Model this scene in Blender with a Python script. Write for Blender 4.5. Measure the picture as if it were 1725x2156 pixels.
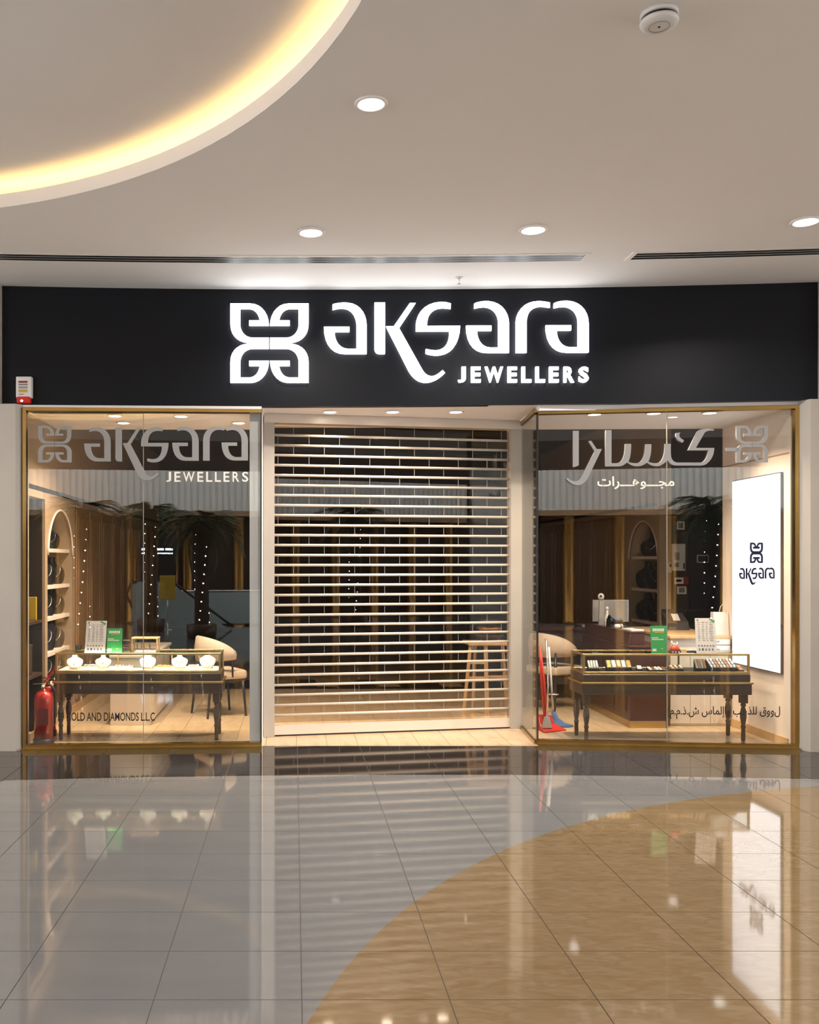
import bpy, bmesh, math, random
from mathutils import Vector, Matrix
from mathutils.geometry import tessellate_polygon
random.seed(7)
sc = bpy.context.scene
for o in list(bpy.data.objects): bpy.data.objects.remove(o)

# ------------------------------------------------------------------ camera
W, H, F, PX, PY = 1725, 2156, 1980.0, 620.0, 1182.0
CAM = Vector((0.0, -9.0, 1.79))
cd = bpy.data.cameras.new('camera'); cam = bpy.data.objects.new('camera', cd)
sc.collection.objects.link(cam)
cd.sensor_fit = 'HORIZONTAL'; cd.sensor_width = 36.0; cd.lens = 36.0 * F / W
cd.shift_x = (W / 2 - PX) / W; cd.shift_y = (PY - H / 2) / W
cd.clip_start = 0.05; cd.clip_end = 200
cam.location = CAM; cam.rotation_euler = (math.pi / 2, 0, 0)
sc.camera = cam
# ------------------------------------------------------------------ world and exposure
wd = bpy.data.worlds.new('world'); sc.world = wd; wd.use_nodes = True
wd.node_tree.nodes['Background'].inputs[0].default_value = (1.0, 0.955, 0.92, 1)
wd.node_tree.nodes['Background'].inputs[1].default_value = 3.3
vs = sc.view_settings
vs.view_transform = 'Standard'; vs.look = 'None'; vs.gamma = 1.0; vs.use_curve_mapping = False
vs.exposure = 0.62
sc.cycles.transparent_max_bounces = 24
sc.cycles.max_bounces = 6; sc.cycles.diffuse_bounces = 3; sc.cycles.glossy_bounces = 4; sc.cycles.adaptive_threshold = 0.04; sc.cycles.caustics_reflective = False; sc.cycles.caustics_refractive = False
sc.cycles.sample_clamp_indirect = 6.0
MALL_W, SPOT_W = 33.0, 22.0          # watts of a mall ceiling downlight and of a small shop downlight

C = sc.collection
# ------------------------------------------------------------------ pixel helpers
def P(px, py, Y):
    z = Y - CAM.y
    return Vector(((px - PX) / F * z, Y, CAM.z + (PY - py) / F * z))
def XP(px, Y): return (px - PX) / F * (Y - CAM.y)
def ZP(py, Y): return CAM.z + (PY - py) / F * (Y - CAM.y)

# ------------------------------------------------------------------ materials
MATS = {}
def mat(name, col, rough=0.5, metal=0.0, emit=None, es=0.0, spec=0.5, noise=None, bump=None, coat=0.0):
    """plain or gently mottled principled material; noise = (scale, second colour, amount)"""
    m = bpy.data.materials.new(name); m.use_nodes = True; MATS[name] = m
    nt = m.node_tree; b = nt.nodes['Principled BSDF']
    b.inputs['Base Color'].default_value = (*col, 1); b.inputs['Roughness'].default_value = rough
    b.inputs['Metallic'].default_value = metal; b.inputs['Specular IOR Level'].default_value = spec
    b.inputs['Coat Weight'].default_value = coat
    if emit:
        b.inputs['Emission Color'].default_value = (*emit, 1); b.inputs['Emission Strength'].default_value = es
    if noise or bump:
        tc = nt.nodes.new('ShaderNodeTexCoord')
    if noise:
        sc_, c2, lo, hi = noise[:4]
        mp = nt.nodes.new('ShaderNodeMapping'); nt.links.new(tc.outputs['Object'], mp.inputs[0])
        mp.inputs['Scale'].default_value = noise[4] if len(noise) > 4 else (1, 1, 1)
        n = nt.nodes.new('ShaderNodeTexNoise'); n.inputs['Scale'].default_value = sc_; n.inputs['Detail'].default_value = 6
        if len(noise) > 5: n.inputs['Distortion'].default_value = noise[5]
        nt.links.new(mp.outputs[0], n.inputs['Vector'])
        r = nt.nodes.new('ShaderNodeValToRGB'); r.color_ramp.elements[0].position = lo; r.color_ramp.elements[1].position = hi
        r.color_ramp.elements[0].color = (*col, 1); r.color_ramp.elements[1].color = (*c2, 1)
        nt.links.new(n.outputs['Fac'], r.inputs[0]); nt.links.new(r.outputs[0], b.inputs['Base Color'])
    if bump:
        n2 = nt.nodes.new('ShaderNodeTexNoise'); n2.inputs['Scale'].default_value = bump[0]
        nt.links.new(tc.outputs['Object'], n2.inputs['Vector'])
        bp = nt.nodes.new('ShaderNodeBump'); bp.inputs['Strength'].default_value = bump[1]; bp.inputs['Distance'].default_value = 0.01
        nt.links.new(n2.outputs['Fac'], bp.inputs['Height']); nt.links.new(bp.outputs[0], b.inputs['Normal'])
    return m
def glass(name, tint=(1, 1, 1), ior=1.55, rough=0.0):
    """thin clear sheet: physical fresnel reflection over straight transmission"""
    m = bpy.data.materials.new(name); m.use_nodes = True; MATS[name] = m
    nt = m.node_tree; nt.nodes.remove(nt.nodes['Principled BSDF'])
    out = nt.nodes['Material Output']
    tr = nt.nodes.new('ShaderNodeBsdfTransparent'); tr.inputs[0].default_value = (*tint, 1)
    gl = nt.nodes.new('ShaderNodeBsdfGlossy'); gl.inputs['Roughness'].default_value = rough
    fr = nt.nodes.new('ShaderNodeFresnel'); ge = nt.nodes.new('ShaderNodeNewGeometry')
    mi = nt.nodes.new('ShaderNodeMix'); mi.data_type = 'FLOAT'          # both faces of the straight-through sheet reflect alike
    mi.inputs[2].default_value = ior; mi.inputs[3].default_value = 1.0 / ior
    nt.links.new(ge.outputs['Backfacing'], mi.inputs[0]); nt.links.new(mi.outputs[0], fr.inputs['IOR'])
    mx = nt.nodes.new('ShaderNodeMixShader')
    nt.links.new(fr.outputs[0], mx.inputs[0]); nt.links.new(tr.outputs[0], mx.inputs[1]); nt.links.new(gl.outputs[0], mx.inputs[2])
    nt.links.new(mx.outputs[0], out.inputs[0])
    return m
M_ceil = mat('ceiling_paint', (0.86, 0.825, 0.795), 0.9, noise=(0.6, (0.82, 0.785, 0.755), 0.3, 0.7))
M_cream = mat('cream_cladding', (0.47, 0.43, 0.38), 0.45, noise=(2.0, (0.44, 0.40, 0.355), 0.35, 0.7))
M_soffit = mat('soffit_paint', (0.86, 0.81, 0.79), 0.8)
M_black = mat('black_fascia', (0.003, 0.004, 0.0075), 0.45, spec=0.25)
M_letter = mat('lit_acrylic', (0.9, 0.9, 0.9), 0.3, emit=(0.95, 0.97, 1.0), es=3.2)
M_brass = mat('polished_brass', (0.56, 0.37, 0.12), 0.22, 1.0, noise=(3, (0.46, 0.29, 0.09), 0.35, 0.7))
M_brass2 = mat('satin_brass', (0.60, 0.42, 0.17), 0.35, 1.0)
M_chrome = mat('chrome', (0.75, 0.73, 0.70), 0.15, 1.0)
M_steel = mat('satin_steel_letter', (0.33, 0.325, 0.32), 0.42, 0.35)
M_steelside = mat('dark_letter_edge', (0.05, 0.05, 0.05), 0.4)
M_granite = mat('dark_granite', (0.020, 0.016, 0.014), 0.06, noise=(40, (0.04, 0.033, 0.029), 0.4, 0.75), spec=0.6)
M_white = mat('white_porcelain', (0.172, 0.170, 0.169), 0.05, noise=(1.6, (0.155, 0.153, 0.152), 0.35, 0.75, (1, 3, 1)), spec=0.85)
M_gold = mat('honey_marble', (0.172, 0.113, 0.056), 0.05, noise=(7.0, (0.208, 0.148, 0.085), 0.34, 0.66, (1, 2.6, 1), 1.2), spec=0.85)
M_grout = mat('grout', (0.16, 0.13, 0.10), 0.8)
M_shopfl = mat('beige_floor_tile', (0.64, 0.48, 0.305), 0.22, noise=(2.2, (0.55, 0.40, 0.245), 0.4, 0.7, (4, 1, 1), 1.0))
M_shopgr = mat('beige_grout', (0.16, 0.115, 0.07), 0.8)
M_wallb = mat('beige_plaster', (0.44, 0.32, 0.215), 0.6, noise=(1.6, (0.39, 0.28, 0.18), 0.35, 0.7), bump=(9, 0.15))
M_lime = mat('pink_beige_limewash', (0.87, 0.755, 0.665), 0.7, noise=(1.3, (0.80, 0.685, 0.595), 0.35, 0.7), bump=(7, 0.12))
M_panel = mat('panel_wood', (0.34, 0.22, 0.12), 0.45, noise=(3, (0.26, 0.155, 0.08), 0.35, 0.7, (8, 8, 0.7)))
M_dkwood = mat('dark_walnut', (0.075, 0.047, 0.033), 0.38, noise=(5, (0.05, 0.03, 0.02), 0.35, 0.7, (1, 6, 6)))
M_redwood = mat('mahogany', (0.075, 0.026, 0.018), 0.35, noise=(4, (0.05, 0.017, 0.011), 0.35, 0.7, (1, 5, 5)))
M_ltwood = mat('pale_beech', (0.66, 0.44, 0.22), 0.45, noise=(4, (0.56, 0.36, 0.17), 0.35, 0.7, (5, 5, 0.8)))
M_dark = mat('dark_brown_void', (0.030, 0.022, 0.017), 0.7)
M_dkwall = mat('charcoal_wall', (0.045, 0.036, 0.032), 0.6)
M_navy = mat('navy_door', (0.010, 0.013, 0.026), 0.4)
M_blk = mat('black_metal', (0.012, 0.012, 0.013), 0.35)
M_blkvel = mat('black_velvet', (0.012, 0.011, 0.012), 0.45)
M_whitepl = mat('white_plastic', (0.72, 0.70, 0.68), 0.4)
M_whitevel = mat('white_leatherette', (0.85, 0.80, 0.72), 0.5)
M_paper = mat('white_card', (0.80, 0.74, 0.70), 0.6)
M_green = mat('green_card', (0.035, 0.33, 0.075), 0.5)
M_red = mat('red_enamel', (0.50, 0.018, 0.010), 0.25, coat=0.5)
M_redpl = mat('red_plastic', (0.62, 0.03, 0.015), 0.4)
M_redsoft = mat('dark_red', (0.20, 0.02, 0.02), 0.5)
M_yel = mat('yellow_card', (0.55, 0.36, 0.04), 0.5)
M_grey = mat('grey_plastic', (0.32, 0.31, 0.30), 0.5)
M_blue = mat('blue_microfibre', (0.06, 0.13, 0.30), 0.8)
M_uph = mat('beige_upholstery', (0.62, 0.51, 0.40), 0.6, noise=(60, (0.56, 0.45, 0.35), 0.3, 0.7))
M_marble = mat('pale_marble', (0.70, 0.62, 0.53), 0.25, noise=(2.5, (0.58, 0.48, 0.38), 0.55, 0.72, (1, 1, 1), 2.0))
M_rod = mat('cream_shutter_metal', (0.74, 0.66, 0.58), 0.28, 0.0, spec=0.7)
M_navyprint = mat('navy_print', (0.008, 0.012, 0.06), 0.5)
M_blacktxt = mat('black_vinyl', (0.012, 0.011, 0.010), 0.5)
M_whitetxt = mat('white_vinyl', (0.85, 0.80, 0.72), 0.5)
M_ink = mat('grey_ink', (0.22, 0.19, 0.17), 0.6)
M_screen = mat('lit_screen', (0.8, 0.8, 0.8), 0.3, emit=(0.86, 0.90, 1.0), es=1.5)
M_lens = mat('lamp_lens', (0.9, 0.9, 0.9), 0.4, emit=(1.0, 0.96, 0.90), es=14)
M_lensw = mat('warm_lamp_lens', (0.9, 0.9, 0.9), 0.4, emit=(1.0, 0.86, 0.68), es=14)
M_led = mat('cove_led_strip', (0.9, 0.8, 0.6), 0.5, emit=(1.0, 0.64, 0.22), es=9)
M_caseled = mat('showcase_led', (0.9, 0.9, 0.9), 0.5, emit=(1.0, 0.88, 0.70), es=80)
M_redlamp = mat('red_strobe', (0.33, 0.01, 0.01), 0.2, emit=(1.0, 0.04, 0.02), es=0.12)
M_strobe = mat('strobe_spot', (1, 0.6, 0.5), 0.2, emit=(1.0, 0.5, 0.4), es=12)
M_bulb = mat('fairy_bulb', (1, 1, 1), 0.2, emit=(1.0, 0.88, 0.70), es=40)
M_glass = glass('window_glass', (0.93, 0.94, 0.93), 1.78)
M_clear = glass('showcase_glass', (0.97, 0.98, 0.97), 1.45)
M_poly = glass('shutter_polycarbonate', (0.80, 0.78, 0.76), 1.55)
M_edge = mat('glass_joint', (0.30, 0.28, 0.25), 0.3)
M_bronze = mat('bronze_column', (0.50, 0.27, 0.07), 0.30, 0.6, noise=(2, (0.34, 0.17, 0.04), 0.35, 0.7, (6, 6, 0.5)))
M_parap = mat('grey_parapet', (0.66, 0.66, 0.64), 0.7)
M_leaf = mat('palm_leaf', (0.05, 0.07, 0.028), 0.5)
M_trunk = mat('palm_trunk', (0.045, 0.026, 0.016), 0.8, noise=(14, (0.02, 0.012, 0.008), 0.4, 0.7), bump=(20, 0.6))
M_teal = mat('frosted_balustrade', (0.32, 0.40, 0.42), 0.3)
M_hall = mat('hall_wall', (0.022, 0.014, 0.009), 0.7)
M_signlit = mat('lit_sign_bar', (0.8, 0.85, 1), 0.4, emit=(0.75, 0.86, 1.0), es=9)
M_goldjew = mat('gold_jewellery', (0.80, 0.50, 0.14), 0.2, 1.0)
M_copperj = mat('copper_jewellery', (0.62, 0.30, 0.14), 0.3, 0.8)
M_silverj = mat('silver_jewellery', (0.70, 0.68, 0.66), 0.25, 0.9)

# ------------------------------------------------------------------ mesh builder
class MB:
    def __init__(s): s.v = []; s.f = []; s.sm = []
    def add(s, vs, fs, smooth=False):
        b = len(s.v); s.v += [tuple(v) for v in vs]
        s.f += [tuple(i + b for i in f) for f in fs]; s.sm += [smooth] * len(fs); return s
    def box(s, x0, x1, y0, y1, z0, z1):
        return s.add([(x, y, z) for z in (z0, z1) for y in (y0, y1) for x in (x0, x1)],
              [(0, 2, 3, 1), (4, 5, 7, 6), (0, 1, 5, 4), (2, 6, 7, 3), (0, 4, 6, 2), (1, 3, 7, 5)])
    def hexa(s, b, t):
        """b, t: four bottom and four top corners in the same turn"""
        return s.add(list(b) + list(t), [(3, 2, 1, 0), (4, 5, 6, 7), (0, 1, 5, 4), (1, 2, 6, 5), (2, 3, 7, 6), (3, 0, 4, 7)])
    def rbox(s, x0, x1, y0, y1, z0, z1, r=0.01, seg=2):
        bm = bmesh.new(); bmesh.ops.create_cube(bm, size=1)
        for v in bm.verts:
            v.co = Vector((x0 + (v.co.x + .5) * (x1 - x0), y0 + (v.co.y + .5) * (y1 - y0), z0 + (v.co.z + .5) * (z1 - z0)))
        bmesh.ops.bevel(bm, geom=list(bm.edges), offset=r, segments=seg, affect='EDGES', profile=0.5)
        bm.verts.index_update()
        s.add([v.co.copy() for v in bm.verts], [[v.index for v in f.verts] for f in bm.faces], False); bm.free(); return s
    def lathe(s, prof, n=16, o=(0, 0, 0), smooth=True):
        vs, fs = [], []
        for (r, z) in prof:
            for k in range(n):
                a = 2 * math.pi * k / n; vs.append((o[0] + r * math.cos(a), o[1] + r * math.sin(a), o[2] + z))
        m = len(prof)
        for i in range(m - 1):
            for k in range(n):
                fs.append((i * n + k, i * n + (k + 1) % n, (i + 1) * n + (k + 1) % n, (i + 1) * n + k))
        s.add(vs, fs, smooth)
        b = len(s.v) - len(vs)
        if prof[0][0] > 1e-6: s.f.append(tuple(b + k for k in reversed(range(n)))); s.sm.append(False)
        if prof[-1][0] > 1e-6: s.f.append(tuple(b + (m - 1) * n + k for k in range(n))); s.sm.append(False)
        return s
    def rings(s, rs, n=16, smooth=True):
        """rs: list of (cx, cy, z, rx, ry): stacked ellipses"""
        vs, fs = [], []
        for (cx, cy, z, rx, ry) in rs:
            for k in range(n):
                a = 2 * math.pi * k / n; vs.append((cx + rx * math.cos(a), cy + ry * math.sin(a), z))
        m = len(rs)
        for i in range(m - 1):
            for k in range(n): fs.append((i * n + k, i * n + (k + 1) % n, (i + 1) * n + (k + 1) % n, (i + 1) * n + k))
        fs.append(tuple(reversed(range(n)))); fs.append(tuple((m - 1) * n + k for k in range(n)))
        return s.add(vs, fs, smooth)
    def tube(s, pts, r, n=8, smooth=True, closed=False):
        pts = [Vector(p) for p in pts]; m = len(pts); vs, fs = [], []
        rr = r if isinstance(r, (list, tuple)) else [r] * m
        up = None
        for i, p in enumerate(pts):
            if closed: t = pts[(i + 1) % m] - pts[i - 1]
            else: t = pts[min(i + 1, m - 1)] - pts[max(i - 1, 0)]
            t.normalize()
            if up is None:
                up = Vector((0, 0, 1)) if abs(t.z) < 0.9 else Vector((1, 0, 0))
            a = t.cross(up).normalized(); up = a.cross(t).normalized()
            for k in range(n):
                q = 2 * math.pi * k / n; vs.append(p + (a * math.cos(q) + up * math.sin(q)) * rr[i])
        for i in range(m if closed else m - 1):
            j = (i + 1) % m
            for k in range(n): fs.append((i * n + k, i * n + (k + 1) % n, j * n + (k + 1) % n, j * n + k))
        if not closed:
            fs.append(tuple(reversed(range(n)))); fs.append(tuple((m - 1) * n + k for k in range(n)))
        return s.add(vs, fs, smooth)
    def cyl(s, a, b, r, n=12): return s.tube([a, b], r, n)
    def prism(s, loops, mp, d):
        """loops of 2D points (outline + holes); mp(x, y, h) -> 3D; h from 0 to d"""
        tri = tessellate_polygon([[Vector((x, y, 0)) for x, y in l] for l in loops])
        flat = [p for l in loops for p in l]; n = len(flat)
        vs = [mp(x, y, d) for x, y in flat] + [mp(x, y, 0) for x, y in flat]
        fs = []
        # keep all faces turned the same way
        for t in tri:
            (ax, ay), (bx, by), (cx, cy) = (flat[i] for i in t)
            if (bx - ax) * (cy - ay) - (by - ay) * (cx - ax) < 0: t = (t[0], t[2], t[1])
            fs.append(tuple(t)); fs.append((t[2] + n, t[1] + n, t[0] + n))
        b = 0
        for l in loops:
            for i in range(len(l)):
                j = (i + 1) % len(l); fs.append((b + i, b + j, b + j + n, b + i + n))
            b += len(l)
        return s.add(vs, fs)
    def mesh(s, name, m, off=(0, 0, 0), m2=None):
        me = bpy.data.meshes.new(name)
        ox, oy, oz = off
        me.from_pydata([(x - ox, y - oy, z - oz) for x, y, z in s.v], [], s.f)
        me.polygons.foreach_set('use_smooth', s.sm)
        me.materials.append(m)
        me.update(); 
        bm = bmesh.new(); bm.from_mesh(me); bmesh.ops.recalc_face_normals(bm, faces=bm.faces); bm.to_mesh(me); bm.free()
        return me

def world_off(p):
    v = Vector((0, 0, 0))
    while p is not None: v += p.location; p = p.parent
    return v
def obj(name, mb, m, parent=None, local=False, kind=None, label=None):
    """link mb as one mesh; verts are world coordinates unless local"""
    off = (0, 0, 0) if (local or parent is None) else tuple(world_off(parent))
    o = bpy.data.objects.new(name, mb if isinstance(mb, bpy.types.Mesh) else mb.mesh(name, m, off))
    C.objects.link(o); o.parent = parent
    if kind: o['kind'] = kind
    if label: o['label'] = label
    return o
def tag(o, label, cat=None, group=None, kind=None):
    o['label'] = label
    if cat: o['category'] = cat
    if group: o['group'] = group
    if kind: o['kind'] = kind
    return o
def thing(name, label, cat, loc=(0, 0, 0), rz=0.0, group=None):
    o = bpy.data.objects.new(name, None); C.objects.link(o); o.empty_display_size = 0.1
    o.location = loc; o.rotation_euler = (0, 0, rz)
    return tag(o, label, cat, group)
def struct(name, mb, m, label=None, parent=None):
    o = obj(name, mb, m, parent); o['kind'] = 'structure'
    if label: o['label'] = label
    return o
def dup(src, loc, rz=0.0, label=None, group=None):
    r = src.copy(); C.objects.link(r); r.location = loc; r.rotation_euler = (0, 0, rz)
    if label: r['label'] = label
    if group: r['group'] = group
    for ch in list(src.children):
        c = ch.copy(); C.objects.link(c); c.parent = r
        for g in list(ch.children):
            d = g.copy(); C.objects.link(d); d.parent = c
    return r
def disk_light(name, loc, power, size, col, parent, spread=2.4):
    l = bpy.data.lights.new(name, 'AREA'); l.shape = 'DISK'; l.size = size; l.energy = power; l.color = col; l.spread = spread
    o = bpy.data.objects.new(name, l); C.objects.link(o); o.location = Vector(loc) - world_off(parent); o.parent = parent
    return o

# ------------------------------------------------------------------ planes (for lettering on sheets) and glyph paths
class Plane:
    def __init__(s, o, u, n):
        s.o, s.u, s.n = Vector(o), Vector(u).normalized(), Vector(n).normalized(); s.up = Vector((0, 0, 1))
    def hit(s, px, py, lift=0.0):
        d = Vector(((px - PX) / F, 1.0, (PY - py) / F)); o = s.o + s.n * lift
        t = s.n.dot(o - CAM) / s.n.dot(d); return CAM + d * t
    def uv(s, px, py, lift=0.0):
        q = s.hit(px, py, lift) - s.o; return (q.dot(s.u), q.z)
    def mp(s, lift=0.0): return lambda x, y, h: s.o + s.u * x + s.up * y + s.n * (lift + h)
    def mirror(s, q): return q - s.n * (2 * s.n.dot(q - s.o))
def path(d, n=7):
    """flatten an M/L/C/Z path into one loop"""
    t = d.replace(',', ' ').split(); out = []; i = 0; cmd = None
    while i < len(t):
        if t[i] in 'MLCZ': cmd = t[i]; i += 1; continue
        if cmd in 'ML': out.append((float(t[i]), float(t[i + 1]))); i += 2
        else:
            p0 = out[-1]; q = [float(k) for k in t[i:i + 6]]; i += 6
            for k in range(1, n + 1):
                s = k / n; a = (1 - s) ** 3; b = 3 * s * (1 - s) ** 2; c = 3 * s * s * (1 - s); e = s ** 3
                out.append((a * p0[0] + b * q[0] + c * q[2] + e * q[4], a * p0[1] + b * q[1] + c * q[3] + e * q[5]))
    return out
def aff(l, sx, ox, sy, oy): return [(x * sx + ox, y * sy + oy) for x, y in l]
_p = path('M 95 145 L 480 145 C 680 145 830 330 830 560 L 455 560 L 455 465 L 655 465 C 640 330 560 240 455 240 L 285 240 L 285 540 '
          'C 285 680 380 795 520 795 L 830 795 L 830 885 L 450 885 C 240 880 95 740 95 540 Z')
_ul = aff(_p, .1101, 475, .1101, 625)
_mx = 475 + .1101 * 841; _my = 625 + .1101 * 897
EMBLEM = [_ul, [(2 * _mx - x, y) for x, y in _ul], [(x, 2 * _my - y) for x, y in _ul], [(2 * _mx - x, 2 * _my - y) for x, y in _ul]]
_c2 = lambda d: aff(path(d), .1681, 670, .1681, 625)
_c3 = lambda d: aff(path(d), .1739, 950, .1739, 625)
_a = ('M 277 90 C 330 65 400 60 450 63 C 600 75 695 190 695 340 L 695 683 L 430 683 C 270 683 178 560 178 357 L 483 357 L 483 417 L 308 417 '
      'C 312 540 370 620 470 622 L 568 622 L 568 320 C 568 210 500 135 400 130 C 350 130 310 140 277 147 Z')
_a2 = _c3(_a)
WORD = [('letter_a', [_c2('M 180 105 C 230 85 320 80 370 85 C 510 95 605 210 605 370 L 605 720 L 330 720 C 170 720 72 590 72 385 L 390 385 L 390 445 L 205 445 '
             'C 205 570 270 655 370 660 L 480 660 L 480 370 C 480 240 410 155 310 152 C 260 150 215 160 180 170 Z')]),
        ('letter_k', [_c2('M 705 82 L 835 82 L 835 720 L 770 720 C 725 720 705 690 705 650 Z'),
             _c2('M 1145 88 L 1218 88 L 1010 400 L 1290 900 C 1330 975 1370 1000 1420 1000 C 1470 1000 1510 960 1555 925 L 1585 960 C 1500 1050 1400 1085 1330 1080 '
             'C 1230 1070 1170 1000 1130 930 L 850 378 L 945 378 Z')]),
        ('letter_s', [_c2('M 1658 95 C 1600 75 1560 72 1520 75 C 1340 85 1222 210 1222 370 L 1222 438 L 1640 438 C 1645 570 1590 670 1480 678 C 1430 680 1380 668 1345 662 '
             'L 1345 715 C 1400 735 1460 745 1530 735 C 1680 715 1770 580 1774 372 L 1360 375 C 1355 250 1420 150 1540 148 C 1590 147 1625 150 1655 157 Z')]),
        ('letter_a', [_a2]),
        ('letter_r', [_c3('M 780 683 L 780 310 C 785 160 900 65 1040 63 C 1090 62 1140 68 1190 80 L 1190 138 C 1140 127 1100 122 1060 125 C 960 135 910 215 908 310 L 908 683 Z')]),
        ('letter_a', [[(x + 962 * .1739, y - 4 * .1739) for x, y in _a2]])]
JEW = [('J', 80, 175), ('E', 238, 355), ('W', 405, 625), ('E', 680, 795), ('L', 850, 968), ('L', 1018, 1133), ('E', 1183, 1298), ('R', 1358, 1485), ('S', 1540, 1660)]
def glyph_mb(loops, pl, f, d, lift):
    """each loop a solid letter piece on plane pl; f maps logo coordinates to photo pixels"""
    mb = MB()
    for l in loops: mb.prism([[pl.uv(*f(x, y), lift) for x, y in l]], pl.mp(lift), d)
    return mb
def text_mb(txt, pl, x0, x1, y0, y1, d, lift, bold=0.0):
    """a string set into the photo-pixel box x0..x1, y0..y1 of plane pl"""
    cu = bpy.data.curves.new('t', 'FONT'); cu.body = txt; cu.offset = bold; cu.resolution_u = 3
    o = bpy.data.objects.new('t', cu); C.objects.link(o)
    dg = bpy.context.evaluated_depsgraph_get(); me = bpy.data.meshes.new_from_object(o.evaluated_get(dg))
    mb = MB(); vs = [v.co.copy() for v in me.vertices]
    if vs:
        ax, bx = min(v.x for v in vs), max(v.x for v in vs); ay, by = min(v.y for v in vs), max(v.y for v in vs)
        q = [pl.uv(x0 + (v.x - ax) / (bx - ax) * (x1 - x0), y1 - (v.y - ay) / (by - ay) * (y1 - y0), lift) for v in vs]
        mp = pl.mp(lift); n = len(q); fs = [tuple(f.vertices) for f in me.polygons]
        cnt = {}
        for f in fs:
            for i in range(len(f)):
                a, b = f[i], f[(i + 1) % len(f)]; cnt[(a, b)] = 1
        side = [(a, b, b + n, a + n) for (a, b) in cnt if (b, a) not in cnt]
        mb.add([mp(x, y, d) for x, y in q] + [mp(x, y, 0) for x, y in q], fs + [tuple(i + n for i in reversed(f)) for f in fs] + side)
    bpy.data.objects.remove(o); bpy.data.curves.remove(cu); bpy.data.meshes.remove(me)
    return mb

# ================================================================== MALL FLOOR
ZC = 4.42                                    # mall ceiling height
def wy(x): return 0.10 - 0.012 * (x - 0.4) ** 2          # gentle concave curve of the shop front
DARK = (1.133, -31.756, 30.646); GOLD = (5.409, -6.970, 5.596)
f_dark = lambda x, y: math.hypot(x - DARK[0], y - DARK[1]) - DARK[2]      # >0 dark band
f_gold = lambda x, y: GOLD[2] - math.hypot(x - GOLD[0], y - GOLD[1])      # >0 gold inlay
fl = MB()
FX0, FX1, FY0, FY1 = -3.594, 5.466, -6.60, 0.12
fl.box(FX0, FX1, FY0, FY1, -0.10, -0.006)
fl.box(-14, FX0, -20, 0.4, -0.10, 0); fl.box(FX1, 18, -20, 0.4, -0.10, 0); fl.box(FX0, FX1, -20, FY0, -0.10, 0)
floor = struct('floor', fl, M_grout, 'polished mall floor of dark, white and honey stone tiles')
floor.data.materials.clear(); floor.data.materials.append(M_grout); floor.data.materials.append(M_white)
for p in floor.data.polygons:
    if p.center.z > -0.004: p.material_index = 1
def clip(poly, g):
    out = []
    for i in range(len(poly)):
        a, b = poly[i - 1], poly[i]; ga, gb = g(*a), g(*b)
        if (ga > 0) != (gb > 0):
            t = ga / (ga - gb); out.append((a[0] + (b[0] - a[0]) * t, a[1] + (b[1] - a[1]) * t))
        if gb > 0: out.append(b)
    return out
TSX, TSY, GAP = 0.604, 0.48, 0.0022
box_cache = {}
nx = round((FX1 - FX0) / TSX); ny = round((FY1 - FY0) / TSY)
for i in range(nx):
    for j in range(ny):
        x0, x1 = FX0 + i * TSX + GAP, FX0 + (i + 1) * TSX - GAP; y0, y1 = FY0 + j * TSY + GAP, FY0 + (j + 1) * TSY - GAP
        cs = [(x0, y0), (x1, y0), (x1, y1), (x0, y1), ((x0 + x1) / 2, (y0 + y1) / 2)]
        for m, regs in ((M_granite, (f_dark,)), (M_gold, (f_gold, lambda x, y: -f_dark(x, y))), (M_white, (lambda x, y: -f_dark(x, y), lambda x, y: -f_gold(x, y)))):
            ins = [all(g(*c) > 0 for g in regs) for c in cs]
            edge = any(abs(g(*c)) < 0.45 for g in regs for c in cs)
            if all(ins) and not edge:
                if m.name not in box_cache:
                    b = MB().box(-TSX / 2 + GAP, TSX / 2 - GAP, -TSY / 2 + GAP, TSY / 2 - GAP, -0.008, 0); box_cache[m.name] = b.mesh('tile', m)
                o = obj('tile', box_cache[m.name], m, floor); o.location = ((x0 + x1) / 2, (y0 + y1) / 2, 0)
            elif any(ins) or edge:
                N = 6; bm = bmesh.new()
                for a in range(N):
                    for b in range(N):
                        q = [(x0 + (x1 - x0) * (a + da) / N, y0 + (y1 - y0) * (b + db) / N) for da, db in ((0, 0), (1, 0), (1, 1), (0, 1))]
                        for g in regs:
                            if q: q = clip(q, g)
                        if len(q) >= 3:
                            try: bm.faces.new([bm.verts.new((x, y, 0)) for x, y in q])
                            except ValueError: pass
                bmesh.ops.remove_doubles(bm, verts=bm.verts, dist=1e-4)
                bmesh.ops.dissolve_degenerate(bm, edges=bm.edges, dist=1e-5)
                if len(bm.faces) and sum(f.calc_area() for f in bm.faces) > 2e-4:
                    bmesh.ops.dissolve_limit(bm, angle_limit=0.01, verts=bm.verts, edges=bm.edges)
                    be = [e for e in bm.edges if e.is_boundary]
                    r = bmesh.ops.extrude_edge_only(bm, edges=be)
                    for v in r['geom']:
                        if isinstance(v, bmesh.types.BMVert): v.co.z = -0.008
                    bmesh.ops.recalc_face_normals(bm, faces=bm.faces)
                    me = bpy.data.meshes.new('tile'); bm.to_mesh(me); me.materials.append(m)
                    obj('tile', me, m, floor)
                bm.free()

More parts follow.
